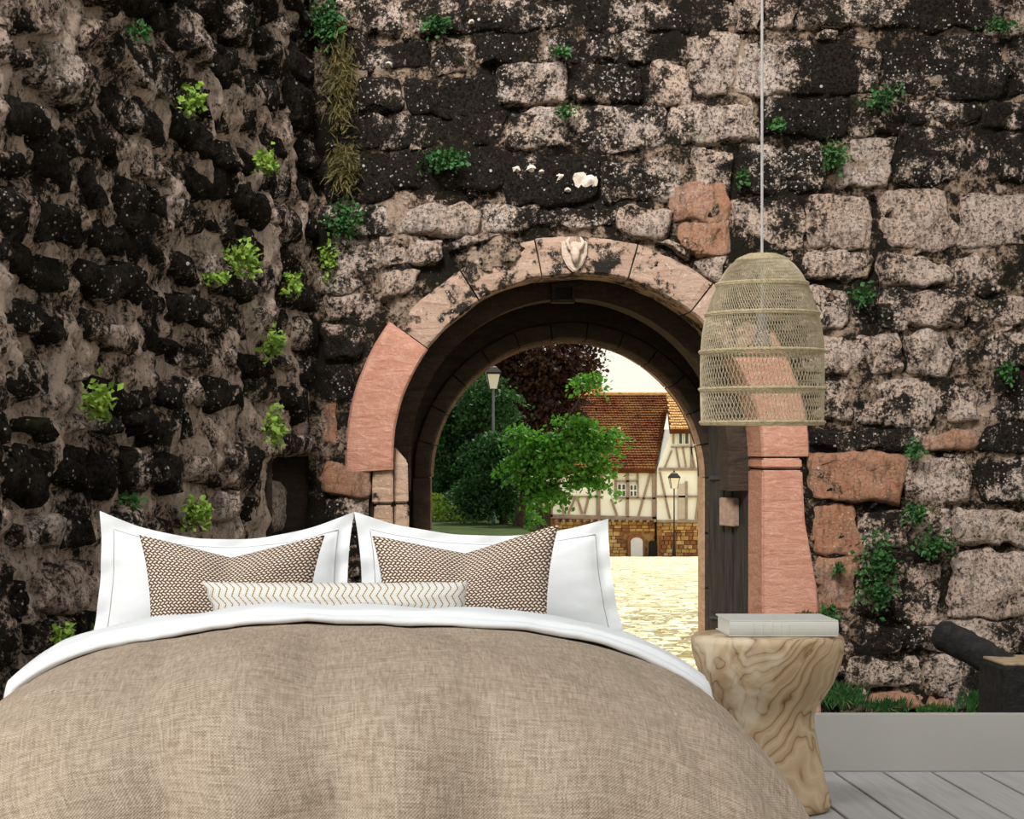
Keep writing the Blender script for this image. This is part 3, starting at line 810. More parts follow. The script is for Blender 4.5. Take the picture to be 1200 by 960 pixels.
def timber(x0, y0, x1, y1, w=2.4, yf=HD, t=.12):
    bm = bmesh.new(); a = Vector((X(x0, yf), 0, Z(y0, yf))); b = Vector((X(x1, yf), 0, Z(y1, yf)))
    d = (b-a).normalized(); s = Vector((-d.z, 0, d.x))*w/(F/yf)/2
    prism(bm, [(v.x, v.z) for v in (a+s, b+s, b-s, a-s)], yf-t, yf+.02)
    link('timber', bm, M_tim, house, (a+b)/2+Vector((0, yf, 0)))
for t in [(646, 552, 646, 606, 3), (701, 552, 701, 604, 4.5), (735, 551, 735, 606, 3.4), (721, 552, 721, 584, 2.4), (747, 552, 747, 584, 2.4), (767, 550, 767, 608, 6),
          (657, 583, 661, 602), (666, 602, 674, 583), (677, 585, 682, 602), (685, 602, 690, 581), (716, 585, 723, 604), (748, 605, 762, 555),
          (721, 584, 768, 584, 2.2), (721, 564, 747, 564, 2.2), (646, 582, 701, 582, 2), (640, 605, 770, 608, 4.5), (704, 552, 708, 575), (655, 555, 655, 580), (640, 551, 768, 551, 2.5)]: timber(*t)
for t in [(772, 550, 822, 550, 3.2), (770, 582, 824, 582, 2.4), (819, 552, 819, 611, 3), (789, 505, 789, 520, 2), (810, 504, 810, 548, 2), (773, 553, 785, 608, 2), (815, 608, 822, 555, 2),
          (779, 548, 787, 528, 1.8), (792, 524, 796, 548, 1.8), (800, 524, 804, 548, 1.8), (809, 524, 814, 548, 1.8), (786, 524, 822, 524, 2), (770, 611, 850, 611, 3), (787, 504, 850, 504, 2.4), (834, 506, 834, 611, 3)]: timber(*t, yf=HD-.3)
for i in range(15):   # beam ends under the jettied floor
    x = 650+i*8.2; bm = bmesh.new(); box(bm, X(x, HD), X(x+3, HD), HD-.35, HD+.2, Z(611.5, HD), Z(608.5, HD)); link('beam_end', bm, M_tim, house, (X(x, HD), HD, Z(610, HD)))
def window(x0, y0, x1, y1, yf, nx=2, ny=2):
    bm = bmesh.new(); box(bm, X(x0, yf), X(x1, yf), yf-.14, yf, Z(y1, yf), Z(y0, yf))
    w = link('window', bm, M_white, house, (X(x0, yf), yf, Z(y1, yf)))
    dx, dy = (x1-x0)/nx, (y1-y0)/ny
    for i in range(nx):
        for j in range(ny):
            bm = bmesh.new(); box(bm, X(x0+dx*i+.9, yf), X(x0+dx*(i+1)-.9, yf), yf-.16, yf-.10, Z(y0+dy*(j+1)-.9, yf), Z(y0+dy*j+.9, yf)); link('pane', bm, M_glass, w)
window(737.5, 568, 746, 582, HD); window(723, 567, 733, 582, HD); window(794.5, 507, 799.5, 521, HD-.3, 1, 1); window(801.5, 507, 807, 521, HD-.3, 1, 1)
bm = bmesh.new(); box(bm, X(793, HD), X(802, HD), HD-.42, HD-.2, Z(608, HD), Z(567, HD), .02); link('upper_door', bm, plain('pale_door', (.55, .48, .38), .7, .1, 3), house)
bm = bmesh.new(); box(bm, X(801.5, HD), X(804, HD), HD-.46, HD-.2, Z(608, HD), Z(564, HD)); link('door_post', bm, M_tim, house)
# arched cellar door
def archpoly(x0, x1, yt, yb, D, n=10):
    cx, r = (x0+x1)/2, (x1-x0)/2
    return [(X(x0, D), Z(yb, D))]+[(X(cx-r*cos(pi*i/n), D), Z(yt+r*.7-r*.7*sin(pi*i/n), D)) for i in range(n+1)]+[(X(x1, D), Z(yb, D))]
bm = bmesh.new(); prism(bm, archpoly(735.5, 756, 626, 652, HD), HD+.0, HD+.3); link('cellar_door_surround', bm, rubs[1], house)
bm = bmesh.new(); prism(bm, archpoly(739, 753, 630, 652, HD), HD-.08, HD+.2); link('cellar_door', bm, M_white, house)
bm = bmesh.new(); prism(bm, archpoly(761, 769, 634, 652, HD), HD-.15, HD+.2); link('dark_niche', bm, plain('dark_hole', (.015, .012, .01)), house)
# low annexe with dark open shed, left of the house
ax = empty('low_annexe', P(620, 640, 90), 'low brown stone outbuilding with a dark open front behind the tree', 'outbuilding')
hslab('wall', [(560, 592), (606, 592), (606, 640), (560, 640)], rubs[1], 89.5, 93, ax, 90)
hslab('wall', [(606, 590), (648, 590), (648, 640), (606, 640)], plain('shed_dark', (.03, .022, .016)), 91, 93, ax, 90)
hslab('lintel', [(600, 588), (650, 588), (650, 593), (600, 593)], M_tim, 89.4, 92, ax, 90)
hslab('upper_wall', [(625, 570), (650, 570), (650, 588), (625, 588)], M_plas, 90, 93, ax, 90)
# gabled house behind
bh = empty('far_gabled_house', P(650, 600, 110), 'far house whose tan roof edge shows above the red roof beside the tree', 'house')
hslab('gable_wall', [(640, 470), (668, 432), (706, 464), (706, 600), (640, 600)], M_plas, 110.5, 118, bh, 110)
hslab('roof_edge', [(690, 424), (696, 424), (709, 464), (703, 466)], M_roof2, 110, 119, bh, 110)
hslab('roof', [(650, 424), (692, 424), (705, 464), (650, 464)], M_roof2, 110.2, 118, bh, 110)

# street lamps
M_lglass = plain('frosted_lamp_glass', (.80, .74, .62), .4, .05, 5)
def street_lamp(px, pyb, pyt, D, head, label, polemat, glassmat):
    b = P(px, pyb, D); H = (pyb-pyt)/(F/D); t = empty('street_lamp', b, label, 'street lamp', 'street lamps in the yard')
    x, y, z = b; w = head
    bm = bmesh.new(); lathe(bm, [(.0, z), (.10, z), (.10, z+.1), (.06, z+.5), (.045, z+.6), (.035, z+1.2), (.03, z+H-w*2.3), (.05, z+H-w*2.2)], x, y, 12); link('pole', bm, polemat, t, smooth=True)
    z0 = z+H-w*2.2; z1 = z0+w*1.25
    bm = bmesh.new(); rows = [[Vector((x+sx_*r, y+sy_*r, zz)) for sx_, sy_ in ((-1, -1), (1, -1), (1, 1), (-1, 1))] for r, zz in ((w*.32, z0), (w*.56, z1))]
    grid(bm, rows, closed_u=True); link('lantern_glass', bm, glassmat, t)
    bm = bmesh.new()
    rows = [[Vector((x+sx_*r, y+sy_*r, zz)) for sx_, sy_ in ((-1, -1), (1, -1), (1, 1), (-1, 1))] for r, zz in ((w*.62, z1-.02), (w*.62, z1+.03), (w*.30, z1+w*.5), (w*.12, z1+w*.6), (w*.02, z1+w*.85))]
    V = grid(bm, rows, closed_u=True); bm.faces.new(V[0]); link('lantern_roof', bm, M_iron, t)
    for sx_, sy_ in ((-1, -1), (1, -1), (1, 1), (-1, 1)):
        bm = bmesh.new(); tube(bm, [(x+sx_*w*.32, y+sy_*w*.32, z0), (x+sx_*w*.56, y+sy_*w*.56, z1)], .012*w/.3, 4); link('lantern_rib', bm, M_iron, t)
street_lamp(578, 622, 424, 46, .30, 'tall street lamp with a pale square lantern in front of the dark tree', plain('grey_pole', (.16, .17, .19), .5), M_lglass)
street_lamp(790, 652, 550, 90, .42, 'black street lamp standing before the timbered house', M_iron, M_lglass)

# trees
M_lg = leaf_mat('bright_green_leaves', (.035, .13, .012), (.10, .27, .025), (.05, .18, .015), .4)
M_ld = leaf_mat('dark_green_leaves', (.012, .045, .010), (.03, .10, .02), (.02, .07, .02), .35)
M_lc = leaf_mat('copper_leaves', (.025, .010, .008), (.07, .022, .014), (.03, .03, .01), .35)
M_ly = leaf_mat('yellow_green_leaves', (.22, .32, .03), (.30, .42, .05), (.14, .26, .03), .5)
M_bark = plain('dark_bark', (.045, .032, .024), .9, .4, 12, .02)
def tree(label, base, blobs, mat, nleaf, size, D, seed, name='broadleaf_tree', trunk=.16, cat='tree'):
    """blobs: (px, py, rx, ry) crown masses in the frame, placed at depth D +- """
    r = random.Random(seed); b = P(base[0], base[1], D); t = empty(name, b, label, cat)
    s = F/D; st = bmesh.new(); lf = bmesh.new()
    cs = []
    for (px, py, rx, ry) in blobs:
        c = P(px, py, D); c.y += r.uniform(-.6, .6)*rx/s; cs.append((c, rx/s, ry/s))
    top = cs[0][0]
    mid = b.lerp(Vector((top.x*.4+b.x*.6, top.y, top.z)), .45)
    tube(st, [b-Vector((0, 0, .2)), b.lerp(mid, .5)+Vector((.03, 0, 0)), mid, mid.lerp(top, .6)], [trunk*1.3, trunk, trunk*.8, trunk*.35], 10)
    tot = sum(a*c for _, a, c in cs)
    for c, rx, rz in cs:
        tube(st, [mid.lerp(b, .15), mid.lerp(c, .5)+Vector((0, 0, .1)), c], [trunk*.5, trunk*.28, trunk*.1], 6)
        n = int(nleaf*rx*rz/tot); ry = (rx+rz)/2*.8
        ncl = max(8, n//60)
        cl = []
        for _ in range(ncl):
            d = rv(r); q = r.random()**.45
            p = c+Vector((d.x*rx, d.y*ry, d.z*rz))*q; cl.append((p, d))
            if _ % 3 == 0: tube(st, [c, c.lerp(p, .6)+rv(r)*.05, p], [trunk*.1, trunk*.06, trunk*.02], 4, False)
        for _ in range(n):
            p, d = cl[r.randrange(ncl)]
            k = .11
            g1 = r.gauss(0, 1); g2 = r.gauss(0, 1); pp = p+Vector((g1*k*1.7, g2*k*1.7, r.gauss(0, 1)*k*.3-.05*(g1*g1+g2*g2)))
            dd = (rv(r)+d*.4+Vector((0, 0, -.2))).normalized(); sd = dd.cross(rv(r)).normalized()
            L = size*r.uniform(.7, 1.3); leaf_q = [pp, pp+dd*L*.5+sd*L*.32, pp+dd*L, pp+dd*L*.5-sd*L*.32]
            lf.faces.new([lf.verts.new(v) for v in leaf_q])
    link('trunk', st, M_bark, t, smooth=True)
    link('foliage', lf, mat, t)['kind'] = 'stuff'
tree('copper-leaved dark purple tree filling the top of the archway', (606, 622), [(640, 420, 40, 30), (600, 425, 50, 42), (675, 415, 36, 22), (610, 465, 50, 32), (560, 400, 40, 26), (660, 450, 34, 26), (640, 385, 60, 20), (700, 392, 20, 8), (650, 490, 30, 20), (590, 500, 30, 20)], M_lc, 26000, .125, 52, 1, trunk=.28)
tree('dark green tree on the left side of the archway behind the lamp', (552, 618), [(545, 500, 42, 44), (530, 540, 30, 46), (570, 470, 36, 30), (570, 560, 34, 40), (520, 480, 26, 30), (600, 590, 26, 24)], M_ld, 24000, .11, 48.5, 2, trunk=.2)
tree('bright green leafy tree spreading right in front of the house roof', (604, 622), [(650, 535, 32, 22), (690, 525, 26, 14), (630, 508, 26, 14), (672, 500, 26, 14), (690, 562, 22, 10), (640, 570, 28, 14), (612, 548, 20, 16), (708, 508, 14, 8), (692, 446, 12, 10), (700, 545, 14, 8)], M_lg, 6800, .13, 44, 3, trunk=.12)
tree('medium green tree in the middle beneath the copper tree', (590, 620), [(575, 530, 30, 26), (590, 570, 28, 28), (555, 580, 24, 22)], M_ld, 8000, .10, 45.2, 4, trunk=.1)
tree('yellow-green bush in the lower left of the archway', (514, 620), [(514, 590, 12, 16), (520, 604, 14, 12)], M_ly, 1500, .08, 47, 5, 'bush', .04, 'bush')
tree('small green bush at the foot of the trees beside the annexe', (640, 625), [(612, 604, 12, 14), (600, 612, 12, 10)], M_lg, 1200, .08, 47, 6, 'bush', .04, 'bush')
tree('dark evergreen tree behind the others at the far left of the archway', (500, 625), [(505, 520, 50, 60), (470, 480, 60, 80), (540, 440, 60, 40), (560, 540, 60, 60), (590, 480, 40, 60)], M_ld, 26000, .17, 62, 7, 'evergreen_tree', .3)

# ------------------------------------------------------------------ log and post at the lower right
M_burn = M('blackened_bark', .8); co = M_burn.coord('pos', (1, 1, 1)); n_ = M_burn.noise(co, 25, 8, .7)
M_burn.base(M_burn.mix(M_burn.mr(n_, .4, .75), (.006, .006, .006), (.028, .023, .02))); M_burn.bump(n_, .02); M_burn = M_burn.m
DP = 8.6
bm = bmesh.new(); a, b = P(1098, 741, DP+.25), P(1196, 796, DP)
pts = []; rad = []
for i in range(13):
    t = i/12; p = a.lerp(b, t); p.z += .012*sin(t*3); pts.append(p); rad.append(.072*(1+.05*sin(i*2.1)) if i > 0 else .055)
tube(bm, pts, rad, 16)
for v in bm.verts: v.co += rv(random)*.003
tag(link('leaning_log', bm, M_burn, None, (a+b)/2, smooth=True), 'blackened round log slanting down onto the wooden post', 'log')
tp = empty('timber_post', P(1200, 860, DP-.12), 'short dark timber post with a tan sawn top at the lower right', 'post')
bm = bmesh.new(); xl, xr = X(1163, DP-.1), X(1232, DP-.1); zt = Z(776, DP-.1)
box(bm, xl, xr, DP-.24, DP+.1, -.36, zt, .018)
for v in bm.verts: v.co.x += fb(v.co.x*9, v.co.z*9, 1)*.01
link('shaft', bm, M_burn, tp)
bm = bmesh.new(); box(bm, xl+.004, xr-.004, DP-.235, DP+.09, zt-.003, zt+.012, .006); link('sawn_top', bm, plain('tan_sawn_wood', (.26, .19, .12), .9, .35, 25), tp)

# ------------------------------------------------------------------ bedroom floor, baseboard, overhead beam
DW = 6.575
M_fl = M('white_washed_boards', .45); co = M_fl.coord('pos', (14, 1.1, 1)); n_ = M_fl.noise(co, 3, 8, .6, .4)
M_fl.base(M_fl.mix(M_fl.mr(n_, .35, .7), (.40, .38, .36), (.31, .295, .28))); M_fl.bump(n_, .0015, .5); M_fl = M_fl.m
M_gap = plain('dark_board_gap', (.012, .012, .012))
bm = bmesh.new(); box(bm, -3.4, 4.4, -1.0, DW, -.12, -.022)
floor = link('floor', bm, M_gap); tag(floor, kind='structure')
x = X(978, DW)-.1705*25+.004; k = 0
while x < 4.3:
    x1 = x+.1705-.011
    if x1 > -3.4:
        bm = bmesh.new(); box(bm, max(x, -3.4), x1, -1.0, DW-.002, -.024, 0, .0025, 1)
        link('floorboard', bm, M_fl, floor, (x, 2, 0))
    x += .1705
M_bb = plain('grey_white_paint', (.36, .345, .32), .5, .02, 3, .0005)
bm = bmesh.new(); box(bm, -3.4, 4.4, DW, DW+.03, 0, .203, .003); box(bm, -3.4, 4.4, DW+.001, DW+.03, -.3, 0)
tag(link('baseboard_back', bm, M_bb), kind='structure')
LD = 5.9                               # lamp distance
lx = X(893, LD)
M_beam = plain('pale_wood_beam', (.5, .4, .28), .6, .2, 9)
bm = bmesh.new(); box(bm, -1.9, 3.1, LD-.05, LD+.05, 2.78, 2.9, .006)
for xx in (-1.85, 3.05): box(bm, xx-.05, xx+.05, LD-.05, LD+.05, 0, 2.78, .006)
tag(link('trim_1', bm, M_beam), kind='structure')

# ------------------------------------------------------------------ woven pendant lamp
M_rat = plain('seagrass_cord', (.44, .37, .25), .8, .25, 60, .002)
M_rat2 = plain('seagrass_binding', (.38, .31, .19), .8, .3, 80, .004)
lamp = empty('pendant_lamp', (lx, LD, 2.78), 'bell-shaped woven openwork pendant lamp hanging right of the arch', 'lamp')
SL = F/LD
prof = [(299, 17), (303, 27), (312, 38), (323, 46), (336, 52.5), (352, 59), (370, 64.5), (390, 68.5), (410, 70.5), (435, 70.8), (460, 70.8), (496, 69.8)]
def prad(py):
    for (a, ra), (b, rb_) in zip(prof, prof[1:]):
        if a <= py <= b: return (ra+(rb_-ra)*(py-a)/(b-a))/SL
    return prof[-1][1]/SL
def lp(ang, py, dr=0): r = prad(py)+dr; return Vector((lx+r*cos(ang), LD+r*sin(ang), Z(py, LD)))
bands = [300, 333, 368, 412, 456, 495]
for bi, (a, b) in enumerate(zip(bands, bands[1:])):
    bm = bmesh.new(); n = 128 if bi < 3 else 92; seg = 6
    for sgn, dr in ((1, .0012), (-1, -.0012)):
        if sgn < 0 and bi in (9,): continue
        sweep = sgn*(.30 if sgn > 0 else .12)
        for k in range(n):
            ang = 2*pi*k/n
            tube(bm, [lp(ang+sweep*i/seg, a+(b-a)*i/seg, dr) for i in range(seg+1)], .00095, 3, False)
    # hoops in between
    link('woven_net', bm, M_rat, lamp)
for py in bands[1:]:
    bm = bmesh.new()
    for q in range(2):
        tube(bm, [lp(2*pi*i/120, py+.6*sin(i*pi/2+q*pi), .003+.002*cos(i*pi/2+q*pi)) for i in range(121)], .0042, 6, False)
    tube(bm, [lp(2*pi*i/120, py+2.4, .002) for i in range(121)], .003, 5, False)
    link('band', bm, M_rat2, lamp)
bm = bmesh.new()
for q in range(5): tube(bm, [lp(2*pi*i/40, 299+q*1.6, .001) for i in range(41)], .0035, 5, False)
lathe(bm, [(.0, Z(298.5, LD)), (.044, Z(298.5, LD)), (.046, Z(301, LD)), (0.0, Z(301, LD))], lx, LD, 24)
link('top_ring', bm, M_rat2, lamp)
bm = bmesh.new(); tube(bm, [(lx, LD, 2.78), (lx, LD, Z(370, LD))], .0042, 8); link('cord', bm, plain('grey_cord', (.42, .40, .38), .6), lamp)
bm = bmesh.new(); lathe(bm, [(0, 2.785), (.05, 2.785), (.05, 2.765), (.01, 2.755), (0, 2.755)], lx, LD, 24); link('ceiling_cap', bm, M_bb, lamp)
bm = bmesh.new(); z0 = Z(366, LD); lathe(bm, [(0, z0), (.016, z0), (.018, z0-.03), (.017, z0-.055), (0, z0-.055)], lx, LD, 20); link('socket', bm, plain('grey_socket', (.25, .24, .23), .5), lamp)
M_bulb = M('clear_bulb_glass', .03); M_bulb.base((.95, .97, .98)); M_bulb.b.inputs['Transmission Weight'].default_value = .9; M_bulb.b.inputs['IOR'].default_value = 1.15
bm = bmesh.new(); z0 -= .052
lathe(bm, [(.013, z0), (.017, z0-.01), (.024, z0-.022), (.030, z0-.038), (.030, z0-.05), (.022, z0-.064), (.010, z0-.071), (.0005, z0-.073)], lx, LD, 24)
link('bulb', bm, M_bulb.m, lamp, smooth=True)

# ------------------------------------------------------------------ bed
M_sheet = M('white_cotton', .8); n1 = M_sheet.noise(M_sheet.coord('obj'), 6, 4, .5); n2 = M_sheet.noise(M_sheet.coord('obj'), 400, 2, .5)
M_sheet.base((.70, .71, .715)); M_sheet.bump(M_sheet.math('ADD', n1, M_sheet.math('MULTIPLY', n2, .06)), .018, .5); M_sheet = M_sheet.m
def weave_mat(name, c_l, c_d, per, bd):
    m = M(name, .9); uv = m.n('TexCoord').outputs['UV']; s = m.n('SeparateXYZ'); m.put(s.inputs[0], uv)
    wob = m.noise(uv, 30, 3, .5)
    u = m.math('ADD', m.math('MULTIPLY', s.outputs[0], 1/per), m.math('MULTIPLY', wob, 1.2)); v = m.math('ADD', m.math('MULTIPLY', s.outputs[1], 1/per), m.math('MULTIPLY', wob, 1.2))
    su = m.math('SINE', m.math('MULTIPLY', u, 2*pi)); sv = m.math('SINE', m.math('MULTIPLY', v, 2*pi))
    h = m.math('MULTIPLY', su, sv)
    def thread(a, b, tp, ln):
        row = m.math('FLOOR', m.math('MULTIPLY', a, 1/tp)); cv = m.n('CombineXYZ')
        m.put(cv.inputs[0], m.math('ADD', m.math('MULTIPLY', b, ln), m.math('MULTIPLY', row, 17.31))); m.put(cv.inputs[1], m.math('MULTIPLY', row, 5.17))
        return m.noise(cv.outputs[0], 1.0, 3, .65)
    st1 = thread(s.outputs[0], s.outputs[1], .0042, 14.); st2 = thread(s.outputs[1], s.outputs[0], .0042, 14.)
    slub = m.math('MULTIPLY', m.math('ADD', st1, st2), .5)
    t = m.math('ADD', m.mr(h, -1, 1, 0, .55), m.mr(slub, .40, .60, -.1, .60))
    blot = m.noise(m.coord('uv'), 5, 3, .5)
    c = m.mix(m.math('MINIMUM', m.math('MAXIMUM', t, 0.), 1.), c_d, c_l)
    c = m.mix(m.mr(blot, .35, .65, 0, .18), c, tuple(x*.8 for x in c_l))
    m.base(c); m.bump(m.math('ADD', h, slub), bd, .6); return m.m
M_linen = weave_mat('taupe_linen', (.53, .425, .325), (.22, .16, .11), .0085, .0015)

YF, YH, YC = 5.42, 6.40, 5.35       # fold line, head end, where the foot rounding begins
YE = 4.24
W0, ZT, ZB = 1.135, .625, .03
def Wy(y):
    if y > YC: return W0+.0*(y-YC)
    t = min(1, (YC-y)/(YC-YE)); return W0*(.85+.15*(1-t**3.0)**(1/2.2))
def Zy(y):
    if y > YC: return ZT
    t = min(1, (YC-y)/(YC-YE)); return ZB+(ZT-ZB)*(1-t**3.6)**(1/3.2)
def bedpt(th, y, off=0, wr=1):
    n = 2.75; W, H = Wy(y)+off, Zy(y)-ZB+off
    c, s = cos(th), max(0, sin(th))
    x = W*math.copysign(abs(c)**(2/n), c); z = ZB+H*s**(2/n)
    # folds grow towards the hems
    low = min(1, max(0, (ZT-z)/.45)); side = abs(x)/W0
    lz = low**.8; fy = min(1, max(0, (YC+.05-y)/.25))
    k = .022*lz*sin(y*15+2*sin(y*4)+x*3)*min(1, side*1.2)**4*fy + .085*lz*(1-side**6)*(abs(sin(x*5.5+1.3*sin(x*2.1)+z*1.5))**.6*1.1-.5+.4*sin(x*17+1-z*3))*fy
    if wr:
        sg = 1 if x > 0 else -1
        x += sg*k*side; yy = y-k*(1-side)
        z += .010*fb(x*3, y*3, 2, 3)+.004*fb(x*9, y*9, 4, 2)+.012*sin(x*11+sin(y*5)*1.5)*min(1, max(0, (YC-y)*1.4))*(1-low*.3)
        z += .022*fy*(1-low)*(abs(sin(x*5.5+1.3*sin(x*2.1)+z*1.5))**.6-.6)
    else: yy = y
    if abs(x) > .45: # keep the taper of the foot corners
        pass
    return Vector((x, yy, z))
def bedshell(name, y0, y1, off, mat, nth=150, ny=90, th0=0.02, dense=True, parent=None, edge=0.0, origin=None):
    bm = bmesh.new(); rows = []; uvs = []
    yl = []
    for j in range(ny+1):
        t = j/ny
        if dense: t = t if y1 > YC+.5 else 1-(1-t)  # even
        yl.append(y0+(y1-y0)*t)
    if dense: yl = [YE+(YC-YE)*(1-math.sin(pi/2*(1-j/70))) if False else YC-(YC-YE)*math.sin(pi/2*(1-j/70)) for j in range(71)]+[YC+(y1-YC)*j/8 for j in range(1, 9)]
    acc = 0; prev = None; arc0 = None
    for y in yl:
        row = []; uv = []; a = 0; q = None
        for i in range(nth+1):
            th = th0+(pi-2*th0)*i/nth
            p = bedpt(pi-th, y, off); row.append(p)
            if q is not None: a += (p-q).length
            uv.append(a); q = p
        mid = row[nth//2]
        if prev is not None: acc += (mid-prev).length
        prev = mid; half = uv[nth//2]
        uvs.append([(u-half, acc) for u in uv]); rows.append(row)
    grid(bm, rows, uvs)
    bmesh.ops.recalc_face_normals(bm, faces=bm.faces)
    o = link(name, bm, mat, parent, origin or (0, (y0+y1)/2, 0), smooth=True)
    return o
bed = empty('bed', (0, 5.4, 0), 'wide double bed with white mattress, head against the castle gate wall', 'bed')
bm = bmesh.new(); box(bm, -.84, .84, 4.7, 6.36, .08, .25, .02); link('bed_base', bm, plain('beige_bed_base', (.5, .45, .38), .8), bed)
bm = bmesh.new(); box(bm, -.86, .86, 4.68, 6.38, .25, .47, .06, 4); link('mattress', bm, M_sheet, bed, smooth=True)
for (x, y) in ((-.78, 4.78), (.78, 4.78), (-.78, 6.28), (.78, 6.28)):
    bm = bmesh.new(); tube(bm, [(x, y, 0), (x, y, .08)], .03, 12); link('leg', bm, M_beam, bed, (x, y, 0))
dv_ = bedshell('duvet', YE, YF, 0, M_linen)
tag(dv_, 'puffy taupe linen duvet covering the bed', 'duvet')
# folded white top sheet: thick rolled band behind the duvet edge
bm = bmesh.new(); rows = []; uvs = []
prof_s = [(YF-.035, .003), (YF-.048, .010), (YF-.046, .020), (YF-.03, .026), (YF-.012, .026), (YF-.008, .034), (YF+.0, .042), (YF+.03, .047), (YF+.07, .046), (YF+.10, .051), (YF+.14, .040), (YF+.2, .0), (YF+.27, -.09), (YF+.34, -.145), (YF+.6, -.15), (YH, -.15)]
for (y, off) in prof_s:
    row = []
    for i in range(161):
        th = pi-(.02+(pi-.04)*i/160); zz0 = bedpt(th, y, 0, 0).z; kk = max(0, min(1, (zz0-.33)/.10)); p = bedpt(th, y, off*kk-.05*(1-kk))
        p.z += .007*fb(p.x*4, y*14, 7, 3); p.y += .012*fb(p.x*2.2, y*2, 9, 2); row.append(p)
    rows.append(row)
grid(bm, rows); bmesh.ops.recalc_face_normals(bm, faces=bm.faces)
tag(link('bed_sheet', bm, M_sheet, None, (0, YF, 0), smooth=True), 'white sheet folded back over the duvet edge', 'sheet')

# ------------------------------------------------------------------ pillows
def pillow(name, label, cat, corners, th, mat, d0, lean, group=None, flange=0, dip=0, sag=.0, puff=.5, n=44, yaw=0, vdip=0, base_down=0, stitch=False):
    """corners TL TR BR BL pixel corners on a plane at depth d0 leaning back by `lean` (m per m)"""
    TL, TR, BR, BL = [P(px, py, d0) for px, py in corners]
    zb = min(BL.z, BR.z)
    cx = (TL.x+TR.x)/2
    def pt(s, t):
        p = (TL*(1-s)+TR*s)*(1-t)+(BL*(1-s)+BR*s)*t
        p = p.copy(); dy = (p.z-zb)*lean+(p.x-cx)*yaw
        return Vector((p.x*(1+dy/d0), d0+dy, CH+(p.z-CH)*(1+dy/d0)))
    N = ((pt(1, .5)-pt(0, .5)).cross(pt(.5, 0)-pt(.5, 1))).normalized()
    if N.y > 0: N = -N
    bm = bmesh.new(); 
    w = (TR-TL).length; h = (TL-BL).length
    def surf(sgn):
        rows = []; uvs = []
        for j in range(n+1):
            row = []; uv = []
            for i in range(n+1):
                a = -1+2*i/n; b = -1+2*j/n
                # pull edges in between the corners
                ea, eb = a, b
                s, t = (a+1)/2, (b+1)/2
                pin = dip*((1-a*a) if not vdip else (1-abs(a))**1.25*.75+.25*(1-a*a))
                tt = t+pin*(1-t)**2*1.0
                sp_ = sag*(1-b*b)
                ss = .5+(s-.5)*(1-sp_)
                fa, fb_ = flange/w*2, flange/h*2
                aa, bb = min(1, abs(a)/(1-fa)), min(1, abs(b)/(1-fb_))
                inf = max(0, (1-aa**3.0)*(1-bb**3.0))**puff
                if vdip: inf *= 1-vdip*math.exp(-(a/.22)**2)*(max(0, -b+.15))
                if flange and (aa >= 1 or bb >= 1): inf = .02
                d = th*.5*inf
                wr = .006*fb(a*2.5+d0, b*2.5, th*10+w, 3)*(inf if not flange else 1)
                p = pt(ss, tt)+N*(sgn*d+wr)
                if flange and (aa >= 1 or bb >= 1): p += N*.006*sin(a*14+b*11)
                row.append(p); uv.append((a*w/2, b*h/2))
            rows.append(row); uvs.append(uv)
        return rows, uvs
    r1, u1 = surf(1); r2, u2 = surf(-1)
    grid(bm, r1, u1); grid(bm, r2, u2, flip=True)
    bmesh.ops.remove_doubles(bm, verts=bm.verts, dist=.0012)
    c = pt(.5, 1)
    bmesh.ops.recalc_face_normals(bm, faces=bm.faces)
    if flange:
        t = empty(name, c, label, cat, group); link('cover', bm, mat, t, smooth=True)
        sb = bmesh.new(); fi, fj = flange/w, flange/h
        def on(s, t2):
            a, b = 2*s-1, 2*t2-1
            i_, j_ = s*n, t2*n
            i0, j0 = min(n-1, int(i_)), min(n-1, int(j_))
            f, g = i_-i0, j_-j0
            return (r1[j0][i0]*(1-f)+r1[j0][i0+1]*f)*(1-g)+(r1[j0+1][i0]*(1-f)+r1[j0+1][i0+1]*f)*g+N*.0015
        path = [on(fi, 1-k/40*(1-fj)) for k in range(41)]+[on(fi+(1-2*fi)*k/40, fj) for k in range(1, 41)]+[on(1-fi, fj+(1-fj)*k/40) for k in range(1, 41)]
        tube(sb, path, .0016, 4, False); link('seam', sb, plain('grey_seam', (.33, .33, .33)), t)
        return t
    o = link(name, bm, mat, None, c, smooth=True); tag(o, label, cat, group); return o
G = 'pillows on the bed'
pillow('pillow', 'large white flanged pillow at the left back of the bed', 'pillow', [(117, 599), (415, 600), (413, 765), (104, 765)], .17, M_sheet, 6.22, .22, G, flange=.045, dip=.20, sag=.045, vdip=0)
pillow('pillow', 'large white flanged pillow at the right back of the bed', 'pillow', [(415, 600), (713, 608), (738, 765), (419, 765)], .17, M_sheet, 6.22, .22, G, flange=.045, dip=.15, sag=.045)
